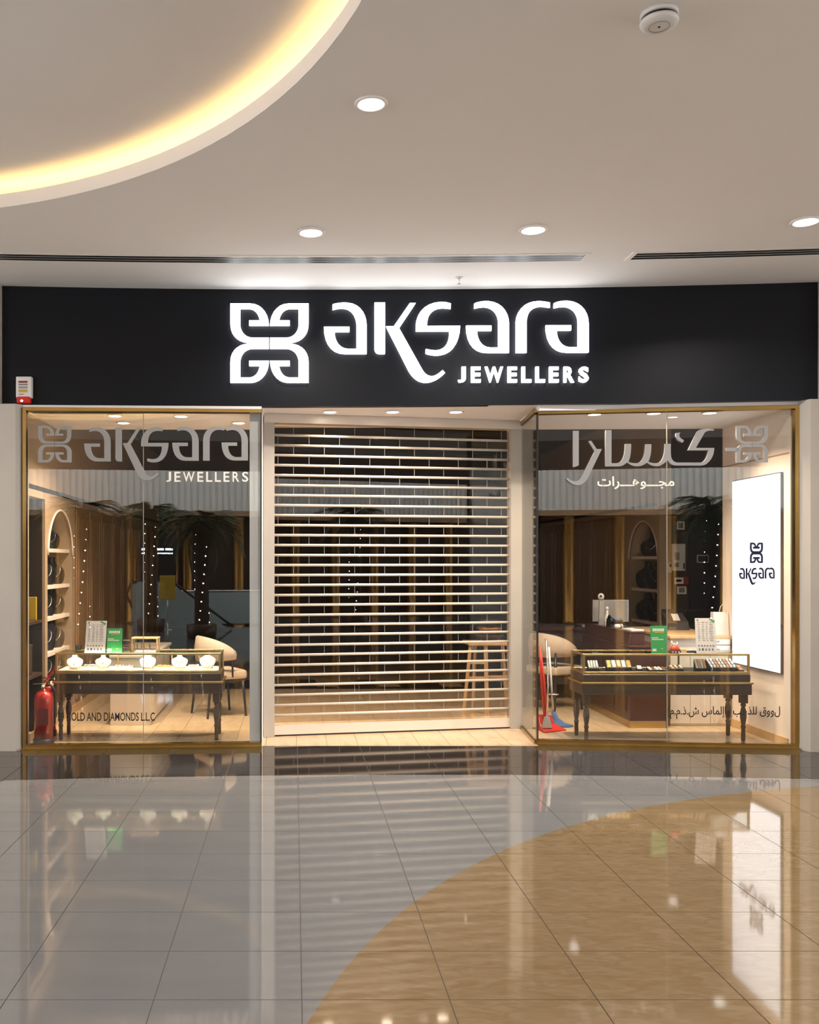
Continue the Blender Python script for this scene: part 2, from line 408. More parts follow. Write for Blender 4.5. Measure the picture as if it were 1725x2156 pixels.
# ================================================================== MALL CEILING with round coffer
CX, CY, CR = -3.31, -5.60, 3.77
NS = 128
mb = MB()
outer = [(-14, -11.5), (18, -11.5), (18, 0.6), (-14, 0.6)]
ring = [(CX + CR * math.cos(2 * math.pi * k / NS), CY + CR * math.sin(2 * math.pi * k / NS)) for k in range(NS)]
mb.prism([outer, list(reversed(ring))], lambda x, y, h: (x, y, ZC + h), 0.03)
ceil = struct('ceiling', mb, M_ceil, 'white painted mall ceiling with a round backlit coffer')
def ringwall(r0, r1, z0, z1, n=NS):
    vs, fs = [], []
    for k in range(n):
        a = 2 * math.pi * k / n; c, s_ = math.cos(a), math.sin(a)
        vs += [(CX + r0 * c, CY + r0 * s_, z0), (CX + r1 * c, CY + r1 * s_, z0), (CX + r1 * c, CY + r1 * s_, z1), (CX + r0 * c, CY + r0 * s_, z1)]
    for k in range(n):
        a, b = 4 * k, 4 * ((k + 1) % n)
        for i in range(4):
            j = (i + 1) % 4; fs.append((a + i, a + j, b + j, b + i))
    return MB().add(vs, fs)
obj('coffer_lip', ringwall(CR - 0.006, CR - 0.0006, ZC + .0004, ZC + 0.10), M_ceil, ceil)
obj('coffer_shelf', ringwall(CR - 0.0005, CR + 0.24, ZC + 0.0305, ZC + 0.045), M_ceil, ceil)
obj('coffer_outer_wall', ringwall(CR + 0.24, CR + 0.26, ZC + 0.0305, ZC + 0.22), M_ceil, ceil)
disc = MB().lathe([(CR + 0.26, 0), (CR + 0.26, 0.02)], NS, (CX, CY, ZC + 0.20)); obj('coffer_panel', disc, M_ceil, ceil)
obj('light_strip', ringwall(CR + 0.06, CR + 0.10, ZC + 0.048, ZC + 0.062), M_led, ceil)

# linear slot diffusers, following the curve of the shop front
def slot_diffuser(label, xa, xb, y_of):
    t = thing('slot_diffuser', label, 'air vent', (xa, y_of(xa), ZC), group='linear air vents in the mall ceiling')
    n = 24; xs = [xa + (xb - xa) * k / n for k in range(n + 1)]
    def strip(d0, d1, z0, z1):
        vs, fs = [], []
        for x in xs:
            y = y_of(x); vs += [(x, y + d0, z0), (x, y + d1, z0), (x, y + d1, z1), (x, y + d0, z1)]
        for k in range(n):
            for i in range(4):
                j = (i + 1) % 4; fs.append((4 * k + i, 4 * k + j, 4 * k + 4 + j, 4 * k + 4 + i))
        fs += [(0, 1, 2, 3), (4 * n + 3, 4 * n + 2, 4 * n + 1, 4 * n)]
        return MB().add(vs, fs)
    obj('dark_slot', strip(-0.085, 0.085, ZC - 0.003, ZC - 0.001), M_blk, t)
    for d in (-0.10, 0.10): obj('flange', strip(d - 0.017, d + 0.017, ZC - 0.0045, ZC - 0.001), M_ceil, t)
    for d in (-0.03, 0.03): obj('slat', strip(d - 0.008, d + 0.008, ZC - 0.0042, ZC - 0.001), M_grey, t)
    for x, s_ in ((xa, -1), (xb, 1)):
        y = y_of(x); obj('end_flange', MB().box(min(x, x + s_ * .04), max(x, x + s_ * .04), y - .117, y + .117, ZC - .009, ZC - .001), M_ceil, t)
vent = lambda x: -0.80 - 0.012 * (x - 0.1) ** 2
slot_diffuser('long slatted air vent running left from the gap above the shop sign', -3.6, 2.50, vent)
slot_diffuser('shorter slatted air vent running to the right edge of the picture', 2.92, 6.2, vent)

def downlight(label, loc, r, lens, power, col, group, spread=2.6):
    t = thing('downlight', label, 'ceiling light', loc, group=group)
    obj('rim', MB().lathe([(r, 0), (r * 1.32, 0), (r * 1.34, -0.006), (r * 1.28, -0.012), (r * 1.06, -0.012), (r, -0.004), (r, 0)], 28), M_soffit, t, local=True)
    obj('lens', MB().lathe([(r, -0.003), (r * 0.9, -0.006), (0.0005, -0.007)], 28), lens, t, local=True)
    disk_light('lamp', (loc[0], loc[1], loc[2] - 0.02), power, r * 1.7, col, t, spread)
    return t
G1 = 'round downlights in the mall ceiling'
cw = (1.0, 0.94, 0.88)
downlight('downlight alone in the middle of the ceiling near the round coffer', (0.44, -3.605, ZC), 0.072, M_lens, MALL_W, cw, G1)
downlight('downlight above the emblem end of the shop sign', (0.133, -1.49, ZC), 0.085, M_lens, MALL_W, cw, G1)
downlight('downlight above the word end of the shop sign, before the vent gap', (1.892, -1.55, ZC), 0.085, M_lens, MALL_W, cw, G1)
downlight('downlight at the right edge of the picture over the shorter vent', (3.955, -1.73, ZC), 0.085, M_lens, MALL_W, cw, G1)
for q, (x, y) in enumerate([(-4.4, -1.6), (8.2, -3.6), (3.4, -6.0), (5.2, -4.4), (0.5, -7.6), (5.4, -8.4), (1.8, -9.8), (-4.6, -10.4)]):
    t = downlight('downlight further back in the mall ceiling', (x, y, ZC), 0.085, M_lens, MALL_W, cw, 'downlights in the mall ceiling behind the viewer')

# smoke detector, sprinkler
sd = thing('smoke_detector', 'white round smoke detector on the ceiling at the top edge', 'smoke detector', (1.75, -4.49, ZC))
obj('base', MB().lathe([(0.088, 0), (0.088, -0.018), (0.082, -0.022)], 28), M_whitepl, sd, local=True)
obj('vent_gap', MB().lathe([(0.074, -0.022), (0.074, -0.036)], 28), M_blk, sd, local=True)
obj('cap', MB().lathe([(0.086, -0.036), (0.090, -0.046), (0.084, -0.060), (0.060, -0.066), (0.0005, -0.067)], 28), M_whitepl, sd, local=True)
obj('sensor_ring', MB().lathe([(0.045, -0.064), (0.048, -0.069), (0.052, -0.064)], 24), M_grey, sd, local=True)
obj('indicator', MB().lathe([(0.007, -0.064), (0.006, -0.070), (0.0005, -0.071)], 10), M_blk, sd, local=True)
sp = thing('sprinkler_head', 'small chrome fire sprinkler hanging from the ceiling above the sign', 'sprinkler', (1.526, -0.29, ZC))
obj('escutcheon', MB().lathe([(0.036, 0), (0.034, -0.006), (0.012, -0.010)], 18), M_whitepl, sp, local=True)
obj('body', MB().lathe([(0.011, -0.008), (0.011, -0.028), (0.005, -0.034), (0.005, -0.052)], 12), M_chrome, sp, local=True)
obj('deflector', MB().lathe([(0.004, -0.052), (0.022, -0.054), (0.022, -0.057), (0.004, -0.058)], 14), M_chrome, sp, local=True)

# ================================================================== SHOP FRONT
# black fascia, curved in plan
XL, XR = XP(5, wy(-2.8)), XP(1722, wy(4.9))
n = 40; vs, fs = [], []
ZFB0, ZFB1, ZFT = ZP(854, wy(XL)), ZP(841, wy(XR)), ZC + 0.0
for k in range(n + 1):
    x = XL + (XR - XL) * k / n; y = wy(x); zb = ZFB0 + (ZFB1 - ZFB0) * k / n
    vs += [(x, y, zb), (x, y, ZFT), (x, y + 0.10, ZFT), (x, y + 0.10, zb)]
for k in range(n):
    for i in range(4):
        j = (i + 1) % 4; fs.append((4 * k + i, 4 * k + j, 4 * k + 4 + j, 4 * k + 4 + i))
fs += [(0, 1, 2, 3), (4 * n + 3, 4 * n + 2, 4 * n + 1, 4 * n)]
fascia = struct('wall_fascia', MB().add(vs, fs), M_black, 'black curved fascia board across the top of the shop front')
# mall walls either side
struct('wall_front_left', MB().box(-14, XL - 0.004, -0.10, 0.4, 0, ZC), M_cream, 'cream mall wall beside the shop, left')
struct('wall_front_right', MB().box(XR + 0.004, 18, -0.26, 0.4, 0, ZC), M_cream, 'cream mall wall beside the shop, right')
# sloping header between fascia and soffit
ZS, ZE = 3.25, 3.30            # display soffit and entrance soffit heights
WA, WB = Vector((XP(50, -0.05), -0.05, 0)), Vector((XP(551, 0.08), 0.08, 0))
WC, WD = Vector((XP(1130, 0.20), 0.20, 0)), Vector((XP(1678, -0.02), -0.02, 0))
WE = Vector((XP(1099, 1.10), 1.10, 0))
SL, SR = Vector((XP(577, 0.63), 0.63, 0)), Vector((XP(1072, 1.10), 1.10, 0))      # shutter ends
# pilasters
pl_ = MB().box(XL, WA.x - 0.055, -0.13, 0.12, 0, ZFB0); pl_.hexa([(WA.x - .055, -.13, 0), (WA.x, -.07, 0), (WA.x, .12, 0), (WA.x - .055, .12, 0)], [(WA.x - .055, -.13, ZFB0), (WA.x, -.07, ZFB0), (WA.x, .12, ZFB0), (WA.x - .055, .12, ZFB0)])
struct('wall_pilaster_left', pl_, M_cream, 'cream pilaster at the extinguisher end of the shop front')
pr = MB().box(WD.x + 0.05, XR, -0.17, 0.12, 0, ZFB1); pr.hexa([(WD.x, -.06, 0), (WD.x + .05, -.17, 0), (WD.x + .05, .12, 0), (WD.x, .12, 0)], [(WD.x, -.06, ZFB1), (WD.x + .05, -.17, ZFB1), (WD.x + .05, .12, ZFB1), (WD.x, .12, ZFB1)])
struct('wall_pilaster_right', pr, M_cream, 'cream pilaster at the lit screen end of the shop front')
# cream header strips above the windows
hd = MB().hexa([(WA.x, WA.y - .02, ZS + .0), (WB.x, WB.y - .0, ZS), (WB.x, .30, ZS), (WA.x, .30, ZS)], [(WA.x, WA.y - .02, 3.276), (WB.x, WB.y, 3.287), (WB.x, .30, 3.287), (WA.x, .30, 3.276)])
struct('trim_1', hd, M_soffit, 'cream header above the extinguisher-side window')
hd = MB().hexa([(WC.x, WC.y - .03, ZS + .015), (WD.x, WD.y - .03, ZS + .03), (WD.x, .30, ZS + .03), (WC.x, .30, ZS + .015)], [(WC.x, WC.y - .03, 3.36), (WD.x, WD.y - .03, 3.36), (WD.x, .30, 3.36), (WC.x, .30, 3.36)])
struct('trim_2', hd, M_soffit, 'cream header above the screen-side window')
# soffits
so = MB().box(-3.2, WB.x, 0.10, 1.42, ZS, ZS + .03); struct('ceiling_soffit_left', so, M_soffit, 'cream soffit over the extinguisher-side window display')
so = MB().hexa([(WC.x, .1, ZS), (5.3, .1, ZS + .012), (5.3, 1.42, ZS + .012), (WE.x, 1.42, ZS)], [(WC.x, .1, ZS + .06), (5.3, .1, ZS + .06), (5.3, 1.42, ZS + .06), (WE.x, 1.42, ZS + .06)])
struct('ceiling_soffit_right', so, M_soffit, 'cream soffit over the screen-side window display')
so = MB().hexa([(WB.x, .10, ZE), (WC.x, .10, ZE), (WE.x, 1.62, ZE), (WB.x, 1.62, ZE)], [(WB.x, .10, ZE + .05), (WC.x, .10, ZE + .05), (WE.x, 1.62, ZE + .05), (WB.x, 1.62, ZE + .05)])
struct('ceiling_soffit_entrance', so, M_soffit, 'cream soffit over the shuttered entrance')
# jambs beside the shutter
struct('wall_jamb_left', MB().box(XP(526, .14), WB.x - .001, .12, .70, 0, 3.29), M_soffit, 'cream jamb between window and shutter')

# ---- windows: brass frame, two panes each
def window(name, a, b, ztop0, ztop1, split, label, ret=None):
    t = bpy.data.objects.new(name, None); C.objects.link(t); t.location = (a.x, a.y, 0); t['kind'] = 'structure'; t['label'] = label
    u = (b - a).normalized(); nn = Vector((u.y, -u.x, 0)); L = (b - a).length
    def bar(s0, s1, z0, z1, z0b=None, z1b=None, d=0.05, back=0.03):
        z0b = z0 if z0b is None else z0b; z1b = z1 if z1b is None else z1b
        q = [a + u * s0 + nn * d, a + u * s1 + nn * d, a + u * s1 - nn * back, a + u * s0 - nn * back]
        return MB().hexa([(q[0].x, q[0].y, z0), (q[1].x, q[1].y, z0b), (q[2].x, q[2].y, z0b), (q[3].x, q[3].y, z0)],
                         [(q[0].x, q[0].y, z1), (q[1].x, q[1].y, z1b), (q[2].x, q[2].y, z1b), (q[3].x, q[3].y, z1)])
    th = 0.032
    obj('window_frame_bottom', bar(0, L, 0.0, 0.052, d=0.045), M_brass, t)
    obj('window_frame_sill', bar(0, L, 0.0, 0.02, d=0.085), M_brass, t)
    obj('window_frame_top', bar(0, L, ztop0 - th, ztop0, ztop1 - th, ztop1), M_brass, t)
    if ret is None:
        obj('window_frame_side', bar(0, .032, .05, ztop0 - th), M_brass, t); obj('window_frame_side', bar(L - .012, L, .05, ztop1 - th), M_blk, t)
    else:
        obj('window_frame_side', bar(L - .034, L, .05, ztop1 - th), M_brass, t); obj('glass_corner', bar(0, .010, .05, ztop0 - .01), M_blk, t)
    for s0, s1 in ((0.012, split - .003), (split + .003, L - .012)):
        obj('pane', bar(s0, s1, 0.045, ztop0 + (ztop1 - ztop0) * s0 / L - .01, 0.045, ztop0 + (ztop1 - ztop0) * s1 / L - .01, d=0.0, back=0.010), M_glass, t)
    obj('glass_joint', bar(split - .003, split + .003, 0.045, ztop0 - .015, d=0.002, back=.012), M_edge, t)
    if ret is not None:
        v = (ret - a).normalized(); n2 = Vector((-v.y, v.x, 0)); q = [a + v * .012, ret, ret + n2 * .010, a + v * .012 + n2 * .010]
        obj('side_pane', MB().hexa([(p.x, p.y, .03) for p in q], [(p.x, p.y, ztop0 - .01) for p in q]), M_glass, t)
        q = [a + v * .0 - n2 * .012, ret - n2 * .012, ret + n2 * .022, a + n2 * .022]
        obj('side_frame_bottom', MB().hexa([(p.x, p.y, 0) for p in q], [(p.x, p.y, .03) for p in q]), M_brass, t)
        obj('side_frame_top', MB().hexa([(p.x, p.y, ztop0 - .01) for p in q], [(p.x, p.y, ztop0 + .03) for p in q]), M_brass, t)
    return t, Plane(a, u, nn)
win1, PL1 = window('window_1', WA, WB, 3.252, 3.252, (P(301, 0, .0).x - WA.x) * 1.003, 'brass framed shop window with steel lettering in Latin letters')
win2, PL2 = window('window_2', WC, WD, 3.255, 3.275, (P(1405, 0, .1).x - WC.x) * 1.0, 'brass framed shop window with steel Arabic lettering', WE)

# ---- roller shutter
us = (SR - SL).normalized(); LS = (SR - SL).length; ns = Vector((us.y, -us.x, 0))
sh = thing('roller_shutter', 'closed cream roller shutter of rods and clear brick-pattern panes', 'roller shutter', (SL.x, SL.y, 0), math.atan2(us.y, us.x))
def sbox(s0, s1, d0, d1, z0, z1): return MB().box(s0, s1, -d1, -d0, z0, z1)
obj('header_rail', sbox(-.11, LS + .12, -.10, .045, 3.205, ZE - .002), M_rod, sh, local=True)
obj('side_guide', sbox(-.115, -.002, -.06, .05, 0.002, 3.205), M_cream, sh, local=True)
obj('side_guide', sbox(LS + .002, LS + .128, -.06, .05, 0.002, 3.205), M_cream, sh, local=True)
obj('bottom_bar', sbox(0, LS, -.022, .022, .016, .110), M_rod, sh, local=True)
obj('rubber_seal', sbox(0, LS, -.018, .016, .001, .016), M_blk, sh, local=True)
rod = MB().tube([(0.0, 0, 0), (LS, 0, 0)], 0.0135, 12).mesh('rod', M_rod)
RZ = [3.084 - k * 0.1025 for k in range(29)]
for z in RZ:
    o = obj('rod', rod, M_rod, sh); o.location = (0, 0, z)
pw = LS / 7.9; lk = MB()
pane_cache = {}
rows = [(3.190, 3.084)] + [(RZ[k], RZ[k + 1]) for k in range(28)] + [(RZ[28], 0.125)]
for q, (zt, zb) in enumerate(rows):
    s = -pw * (0.5 if q % 2 else 0.0) - 0.12
    zt -= .012; zb += .012; h = round(zt - zb, 4)
    while s < LS:
        a, b = max(s + .004, 0.004), min(s + pw - .004, LS - .004)
        if b - a > .03:
            key = (round(b - a, 3), h)
            if key not in pane_cache: pane_cache[key] = MB().box(0, b - a, -.002, .002, 0, h).mesh('pane', M_poly)
            o = obj('pane', pane_cache[key], M_poly, sh); o.location = (a, 0, zb)
        if 0.02 < s < LS - .02: lk.box(s - .0018, s + .0018, -.004, .004, zb - .004, zt + .004)
        s += pw
obj('hinge_links', lk, M_grey, sh, local=True, kind='stuff')

# ---- illuminated sign on the fascia
def sign_plane(px):
    x = XP(px, .05); k = -0.024 * (x - 0.4); u = Vector((1, k, 0)).normalized()
    return Plane((x, wy(x), 0), u, (u.y, -u.x, 0))
ps = sign_plane(862)
def mid(ls): q = [p[0] for l in ls for p in l]; return (min(q) + max(q)) / 2
sg = thing('illuminated_sign', 'white lit butterfly emblem and aksara jewellers lettering on the black fascia', 'sign', tuple(ps.hit(862, 722, .02)))
idf = lambda x, y: (x, y)
for l in EMBLEM: obj('emblem_petal', glyph_mb([l], sign_plane(mid([l])), idf, .035, .022), M_letter, sg)
for nm, ls in WORD: obj(nm, glyph_mb(ls, sign_plane(mid(ls)), idf, .035, .022), M_letter, sg)
for ch, a, b in JEW: obj('letter_' + ch.lower(), text_mb(ch, sign_plane(950 + .1739 * (a + b) / 2), 950 + .1739 * a, 950 + .1739 * b, 773, 806, .03, .022, 0.03), M_letter, sg)

# ---- steel lettering on window 1
lg = thing('window_lettering', 'brushed steel emblem and aksara letters fixed to the extinguisher-side window', 'lettering', tuple(PL1.hit(300, 940, .01)))
fe = lambda x, y: ((x - 485.5) * (70 / 165.) + 81, (y - 641) * (77 / 166.) + 897)
fw = lambda x, y: ((x - 682) * (346 / 558.) + 177.5, (y - 637) * .667 + 899)
for l in EMBLEM: obj('emblem_petal', glyph_mb([l], PL1, fe, .016, .003), M_steel, lg)
for nm, ls in WORD: obj(nm, glyph_mb(ls, PL1, fw, .016, .003), M_steel, lg)
for ch, a, b in JEW:
    x0 = 350 + (a - 80) / 1580 * 173; x1 = 350 + (b - 80) / 1580 * 173
    obj('letter_' + ch.lower(), text_mb(ch, PL1, x0, x1, 993.5, 1014.5, .006, .003, 0.012), M_whitetxt, lg)
vt = obj('vinyl_lettering', text_mb('39 GOLD AND DIAMONDS L.L.C', PL1, 122, 326, 1500, 1518, .0015, .002, 0.012), M_blacktxt)
tag(vt, 'black company name in vinyl letters low on the extinguisher-side window', 'lettering')
# ---- steel Arabic lettering and emblem on window 2
la = thing('window_lettering', 'brushed steel Arabic word and emblem fixed to the screen-side window', 'lettering', tuple(PL2.hit(1400, 940, .01)))
fm = lambda x, y: ((x - 485.5) * (67 / 165.) + 1549.5, (y - 641) * (77 / 166.) + 897)
for l in EMBLEM: obj('emblem_petal', glyph_mb([l], PL2, fm, .016, .003), M_steel, la)
obj('emblem_bar', glyph_mb([[(1528, 943), (1553, 943), (1553, 949.5), (1528, 949.5)]], PL2, idf, .016, .003), M_steel, la)
_c4 = lambda d: aff(path(d), .1449, 1180, .1449, 890)
_c5 = lambda d: aff(path(d), .1391, 1400, .1391, 890)
ARAB = [('letter_alef', _c4('M 180 120 L 265 120 L 265 620 C 240 635 210 645 180 648 Z')),
        ('letter_ra', _c4('M 405 270 L 445 265 L 525 385 L 600 385 L 400 800 C 360 870 310 910 240 912 C 170 905 120 865 82 820 L 105 805 C 150 845 190 858 240 850 C 290 830 300 790 330 740 L 495 420 Z')),
        ('letter_seen', _c4('M 652 110 L 740 110 L 740 590 L 800 590 C 890 590 935 520 938 310 L 1025 310 C 1025 420 1020 500 985 570 C 1030 590 1080 592 1120 588 C 1190 570 1230 480 1232 315 '
            'L 1318 315 C 1318 420 1310 500 1275 570 C 1320 590 1370 592 1410 588 C 1480 570 1515 480 1515 310 L 1600 310 L 1600 460 C 1606 540 1640 581 1710 581 L 2027 581 C 2085 581 2132 518 2147 403 '
            'L 1849 403 L 1979 134 C 2027 91 2094 82 2170 91 L 2228 100 L 2228 118 C 2180 112 2130 118 2094 144 L 1964 368 L 2230 368 C 2233 480 2171 576 2094 614 C 2056 626 2027 624 1998 624 L 1662 624 '
            'C 1604 614 1580 590 1556 547 C 1480 620 1420 640 1390 635 C 1330 630 1290 610 1255 580 C 1200 630 1140 640 1100 635 C 1040 630 1000 605 965 580 C 920 620 890 637 840 637 L 652 637 Z')),
        ('kaf_stroke', _c5('M 165 160 L 235 150 C 205 170 205 215 240 240 L 285 270 L 265 305 C 200 280 160 240 160 190 Z'))]
for nm, l in ARAB: obj(nm, glyph_mb([l], PL2, idf, .016, .003), M_steel, la)
# small Arabic words: joined forms, written in visual order
obj('arabic_word', text_mb('\ufe95\ufe8d\ufead\u0640\u0640\u0640\ufeeb\ufeed\u0640\u0640\u0640\ufea0\ufee3'.replace('\ufe8d', '\ufe8d'), PL2, 1258, 1420, 1003, 1030, .006, .003, 0.014), M_whitetxt, la)
vt = obj('vinyl_lettering', text_mb('\ufee1.\ufee1.\ufeab.\ufeb5 \ufeb1\ufe8e\ufee4\ufedf\ufe87\ufe8d\ufeed \ufe90\ufeeb\ufeac\ufee0\ufedf \ufed5\ufeed\ufeed\ufedd', PL2, 1411, 1643, 1487, 1514, .0015, .002, 0.012), M_blacktxt)
tag(vt, 'black Arabic company name in vinyl letters low on the screen-side window', 'lettering')

# ---- alarm sounder on the fascia
y = wy(-2.6)
al = thing('alarm_sounder', 'white alarm box with a red flashing lamp on the fascia corner', 'alarm', tuple(P(51, 845, y)))
p0, p1 = P(34, 793, y - .05), P(67, 846, y - .05)
obj('housing', MB().rbox(p0.x, p1.x, y - .062, y - .001, ZP(838, y - .05), p0.z, .008, 2), M_whitepl, al)
pa = Plane((0, y - .0621, 0), (1, 0, 0), (0, -1, 0))
obj('red_lens', MB().rbox(XP(36, y - .05), XP(64, y - .05), y - .075, y - .004, ZP(849, y - .05), ZP(838, y - .05) + .012, .012, 3), M_redlamp, al)
obj('strobe_lamp', MB().lathe([(0.0005, -.012), (.011, -.006), (.013, .0), (.011, .006), (.0005, .012)], 12, tuple(P(46, 844, y - .070))), M_strobe, al)
for k, (ya, yb, m) in enumerate(((802, 806, M_redsoft), (808, 811, M_ink), (813, 818, M_grey), (820, 826, M_yel), (829, 831, M_ink))):
    q = glyph_mb([[(39, ya), (58 if k < 4 else 50, ya), (58 if k < 4 else 50, yb), (39, yb)]], pa, idf, .001, .0005); obj('printed_strip', q, m, al)
# tiny shop downlights in the soffits
ww = (1.0, 0.78, 0.56)
def small(label, px, py, zs, group, w=1.0):
    z = F * (zs - CAM.z) / (PY - py); Y = z - 9
    return downlight(label, (XP(px, Y), Y, zs - 0.001), 0.060, M_lensw, SPOT_W * w, ww, group, 2.2)
G2 = 'small warm downlights in the shop soffits'
small('front downlight in the window soffit above the emblem letters', 242, 874, ZS, G2)
small('rear downlight in the window soffit behind the one over the emblem', 260, 889, ZS, G2)
small('front downlight in the window soffit over the joint of the panes', 381, 875, ZS, G2)
small('rear downlight in the window soffit beside the cream jamb', 503, 889, ZS, G2)
small('front entrance downlight nearest the extinguisher-side window', 695, 866, ZE, G2, .4)
small('front entrance downlight in the middle of the three', 827, 866, ZE, G2, .4)
small('front entrance downlight nearest the screen-side window', 960, 866, ZE, G2, .22)
small('entrance downlight behind the shutter header, extinguisher side', 690, 893, ZE, G2, .4)
small('entrance downlight behind the shutter header, middle', 815, 893, ZE, G2, .4)
small('entrance downlight behind the shutter header, screen side', 933, 896, ZE, G2, .4)
small('downlight in the screen-side soffit above the ra letter', 1252, 871, ZS, G2)
small('downlight in the screen-side soffit above the joint of the panes', 1377, 869, ZS + .005, G2)
small('downlight in the screen-side soffit nearest the lit screen', 1495, 868, ZS + .008, G2)

# ================================================================== SHOP INTERIOR SHELL
WXL, WXR, YB = -2.62, 4.76, 9.2
ft = MB().box(-3.4, 6.6, .12, YB + .2, -.10, -.004)
fshop = struct('floor_shop', ft, M_shopgr, 'beige shop floor of long pale tiles')
PWX, PWY = 0.30, 1.18
tl = {}
yy0 = 0.125
for i in range(26):
    x0 = -2.98 + i * PWX
    off = (i % 3) * PWY / 3
    j = -1
    while True:
        a = yy0 + j * PWY + off; b = a + PWY; j += 1
        if a > 4.2: break
        a2 = max(a, yy0)
        if b - a2 < .05: continue
        key = round(b - a2, 3)
        if key not in tl: tl[key] = MB().box(.0018, PWX - .0018, .0018, key - .0018, -.006, 0.0).mesh('floor_tile', M_shopfl)
        o = obj('floor_tile', tl[key], M_shopfl, fshop); o.location = (x0, a2, 0)
struct('floor_shop_rear', MB().box(-3.0, 4.9, 4.2, YB, -.006, 0), M_shopfl, 'rear of the shop floor', parent=None)
ZT = 3.85
struct('ceiling_shop', MB().box(-3.4, 6.6, 1.42, YB + .2, ZT, ZT + .05), M_dark, 'dark ceiling of the shop behind the soffit')
struct('wall_shop_back', MB().box(-3.4, 6.6, YB, YB + .1, 0, ZT), M_dkwall, 'dark back wall of the shop')
struct('wall_bulkhead', MB().hexa([(-3.4, 1.42, ZS + .03), (WB.x, 1.42, ZS + .03), (WB.x, 1.47, ZS + .03), (-3.4, 1.47, ZS + .03)], [(-3.4, 1.42, ZT), (WB.x, 1.42, ZT), (WB.x, 1.47, ZT), (-3.4, 1.47, ZT)]), M_wallb)
struct('wall_bulkhead_right', MB().box(WE.x, 6.6, 1.42, 1.47, ZS + .06, ZT), M_wallb)
struct('wall_bulkhead_entrance', MB().box(WB.x, WE.x, 1.62, 1.67, ZE + .05, ZT), M_wallb)
# ---- a side wall with an arched niche; local: s along depth, z up
def niche_loop(s0, s1, z0, zsp, ztop, n=14):
    c = (s0 + s1) / 2; r = (s1 - s0) / 2; pts = [(s0, z0), (s1, z0), (s1, zsp)]
    for k in range(1, n): a = math.pi * k / n; pts.append((c + r * math.cos(a), zsp + (ztop - zsp) * math.sin(a)))
    pts.append((s0, zsp)); return pts
def side_wall(name, X, sgn, y0, y1, nic, label, lead=None):
    """X: wall face, sgn: +1 when the shop lies towards +X"""
    mp = lambda s, z, h: (X - sgn * h, s, z)
    outer = [(y0, 0), (y1, 0), (y1, ZT), (y0, ZT)]
    holes = [list(reversed(niche_loop(*nic)))]
    if lead: holes.append([(lead[0], lead[2]), (lead[0], lead[3]), (lead[1], lead[3]), (lead[1], lead[2])])
    w = struct(name, MB().prism([outer] + holes, mp, .03), M_wallb, label)
    s0, s1, z0, zsp, ztop = nic; xb = X - sgn * .34
    def bx(a, b, y_0, y_1, z_0, z_1): return MB().box(min(a, b), max(a, b), y_0, y_1, z_0, z_1)
    obj('niche_back', bx(xb, xb - sgn * .02, s0 - .05, s1 + .05, z0 - .05, ztop + .05), M_wallb, w)
    for a in (s0 - .02, s1): obj('niche_side', bx(X - sgn * .03, xb, a, a + .02, z0, zsp), M_wallb, w)
    arch = [p for p in niche_loop(*nic)][2:]
    vs, fs = [], []
    for (s, z) in arch: vs += [(X - sgn * .03, s, z), (xb, s, z), (xb, s, z + .02), (X - sgn * .03, s, z + .02)]
    for k in range(len(arch) - 1):
        for i in range(4): j = (i + 1) % 4; fs.append((4 * k + i, 4 * k + j, 4 * k + 4 + j, 4 * k + 4 + i))
    obj('niche_arch', MB().add(vs, fs, True), M_wallb, w)
    rim = [(X + sgn * .006, s, z) for s, z in niche_loop(*nic, n=20)[2:]]
    obj('arch_bead', MB().tube(rim, .012, 8), M_lime, w)
    obj('shadow_gap_strip', bx(X - sgn * .001, X + sgn * .004, y0 + .02, y1 - .02, 2.515, 2.56), M_blk, w)  # no real recess: the gap's shade is put in as a black strip
    obj('skirting', bx(X - sgn * .001, X + sgn * .012, y0 + .01, y1 - .01, 0.003, .09), M_ltwood, w)
    return w, xb, bx
NL = (0.98, 2.08, 0.42, 1.86, 2.36)
wl, xbl, bxl = side_wall('wall_shop_left', WXL, 1, .02, YB, NL, 'beige shop side wall with an arched jewellery niche, extinguisher side', lead=(.10, .88, .02, 2.44))
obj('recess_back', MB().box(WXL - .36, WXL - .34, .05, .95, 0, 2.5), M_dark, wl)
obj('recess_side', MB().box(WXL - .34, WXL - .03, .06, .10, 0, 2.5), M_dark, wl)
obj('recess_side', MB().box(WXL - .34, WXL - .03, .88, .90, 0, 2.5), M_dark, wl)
obj('recess_shelf', MB().box(WXL - .34, WXL - .03, .10, .88, .60, .63), M_dkwood, wl)
obj('recess_shelf', MB().box(WXL - .34, WXL - .03, .10, .88, 1.15, 1.18), M_dkwood, wl)
obj('recess_top', MB().box(WXL - .36, WXL - .03, .06, .9, 2.44, 2.47), M_wallb, wl)
NR = (3.30, 4.36, 0.50, 1.82, 2.34)
wr, xbr, bxr = side_wall('wall_shop_right', WXR, -1, 3.08, YB, NR, 'beige shop side wall with an arched jewellery niche, screen side')
# near right wall that carries the screen
wn = struct('wall_screen', MB().box(WXR, WXR + .10, .02, 1.45, 0, ZT), M_lime, 'pink beige wall carrying the lit screen')
obj('skirting', MB().box(WXR - .014, WXR, .05, 1.44, 0.001, .085), M_ltwood, wn)
obj('wall_joint', MB().box(WXR - .004, WXR - .0005, .04, 1.45, 2.83, 2.842), M_wallb, wn)
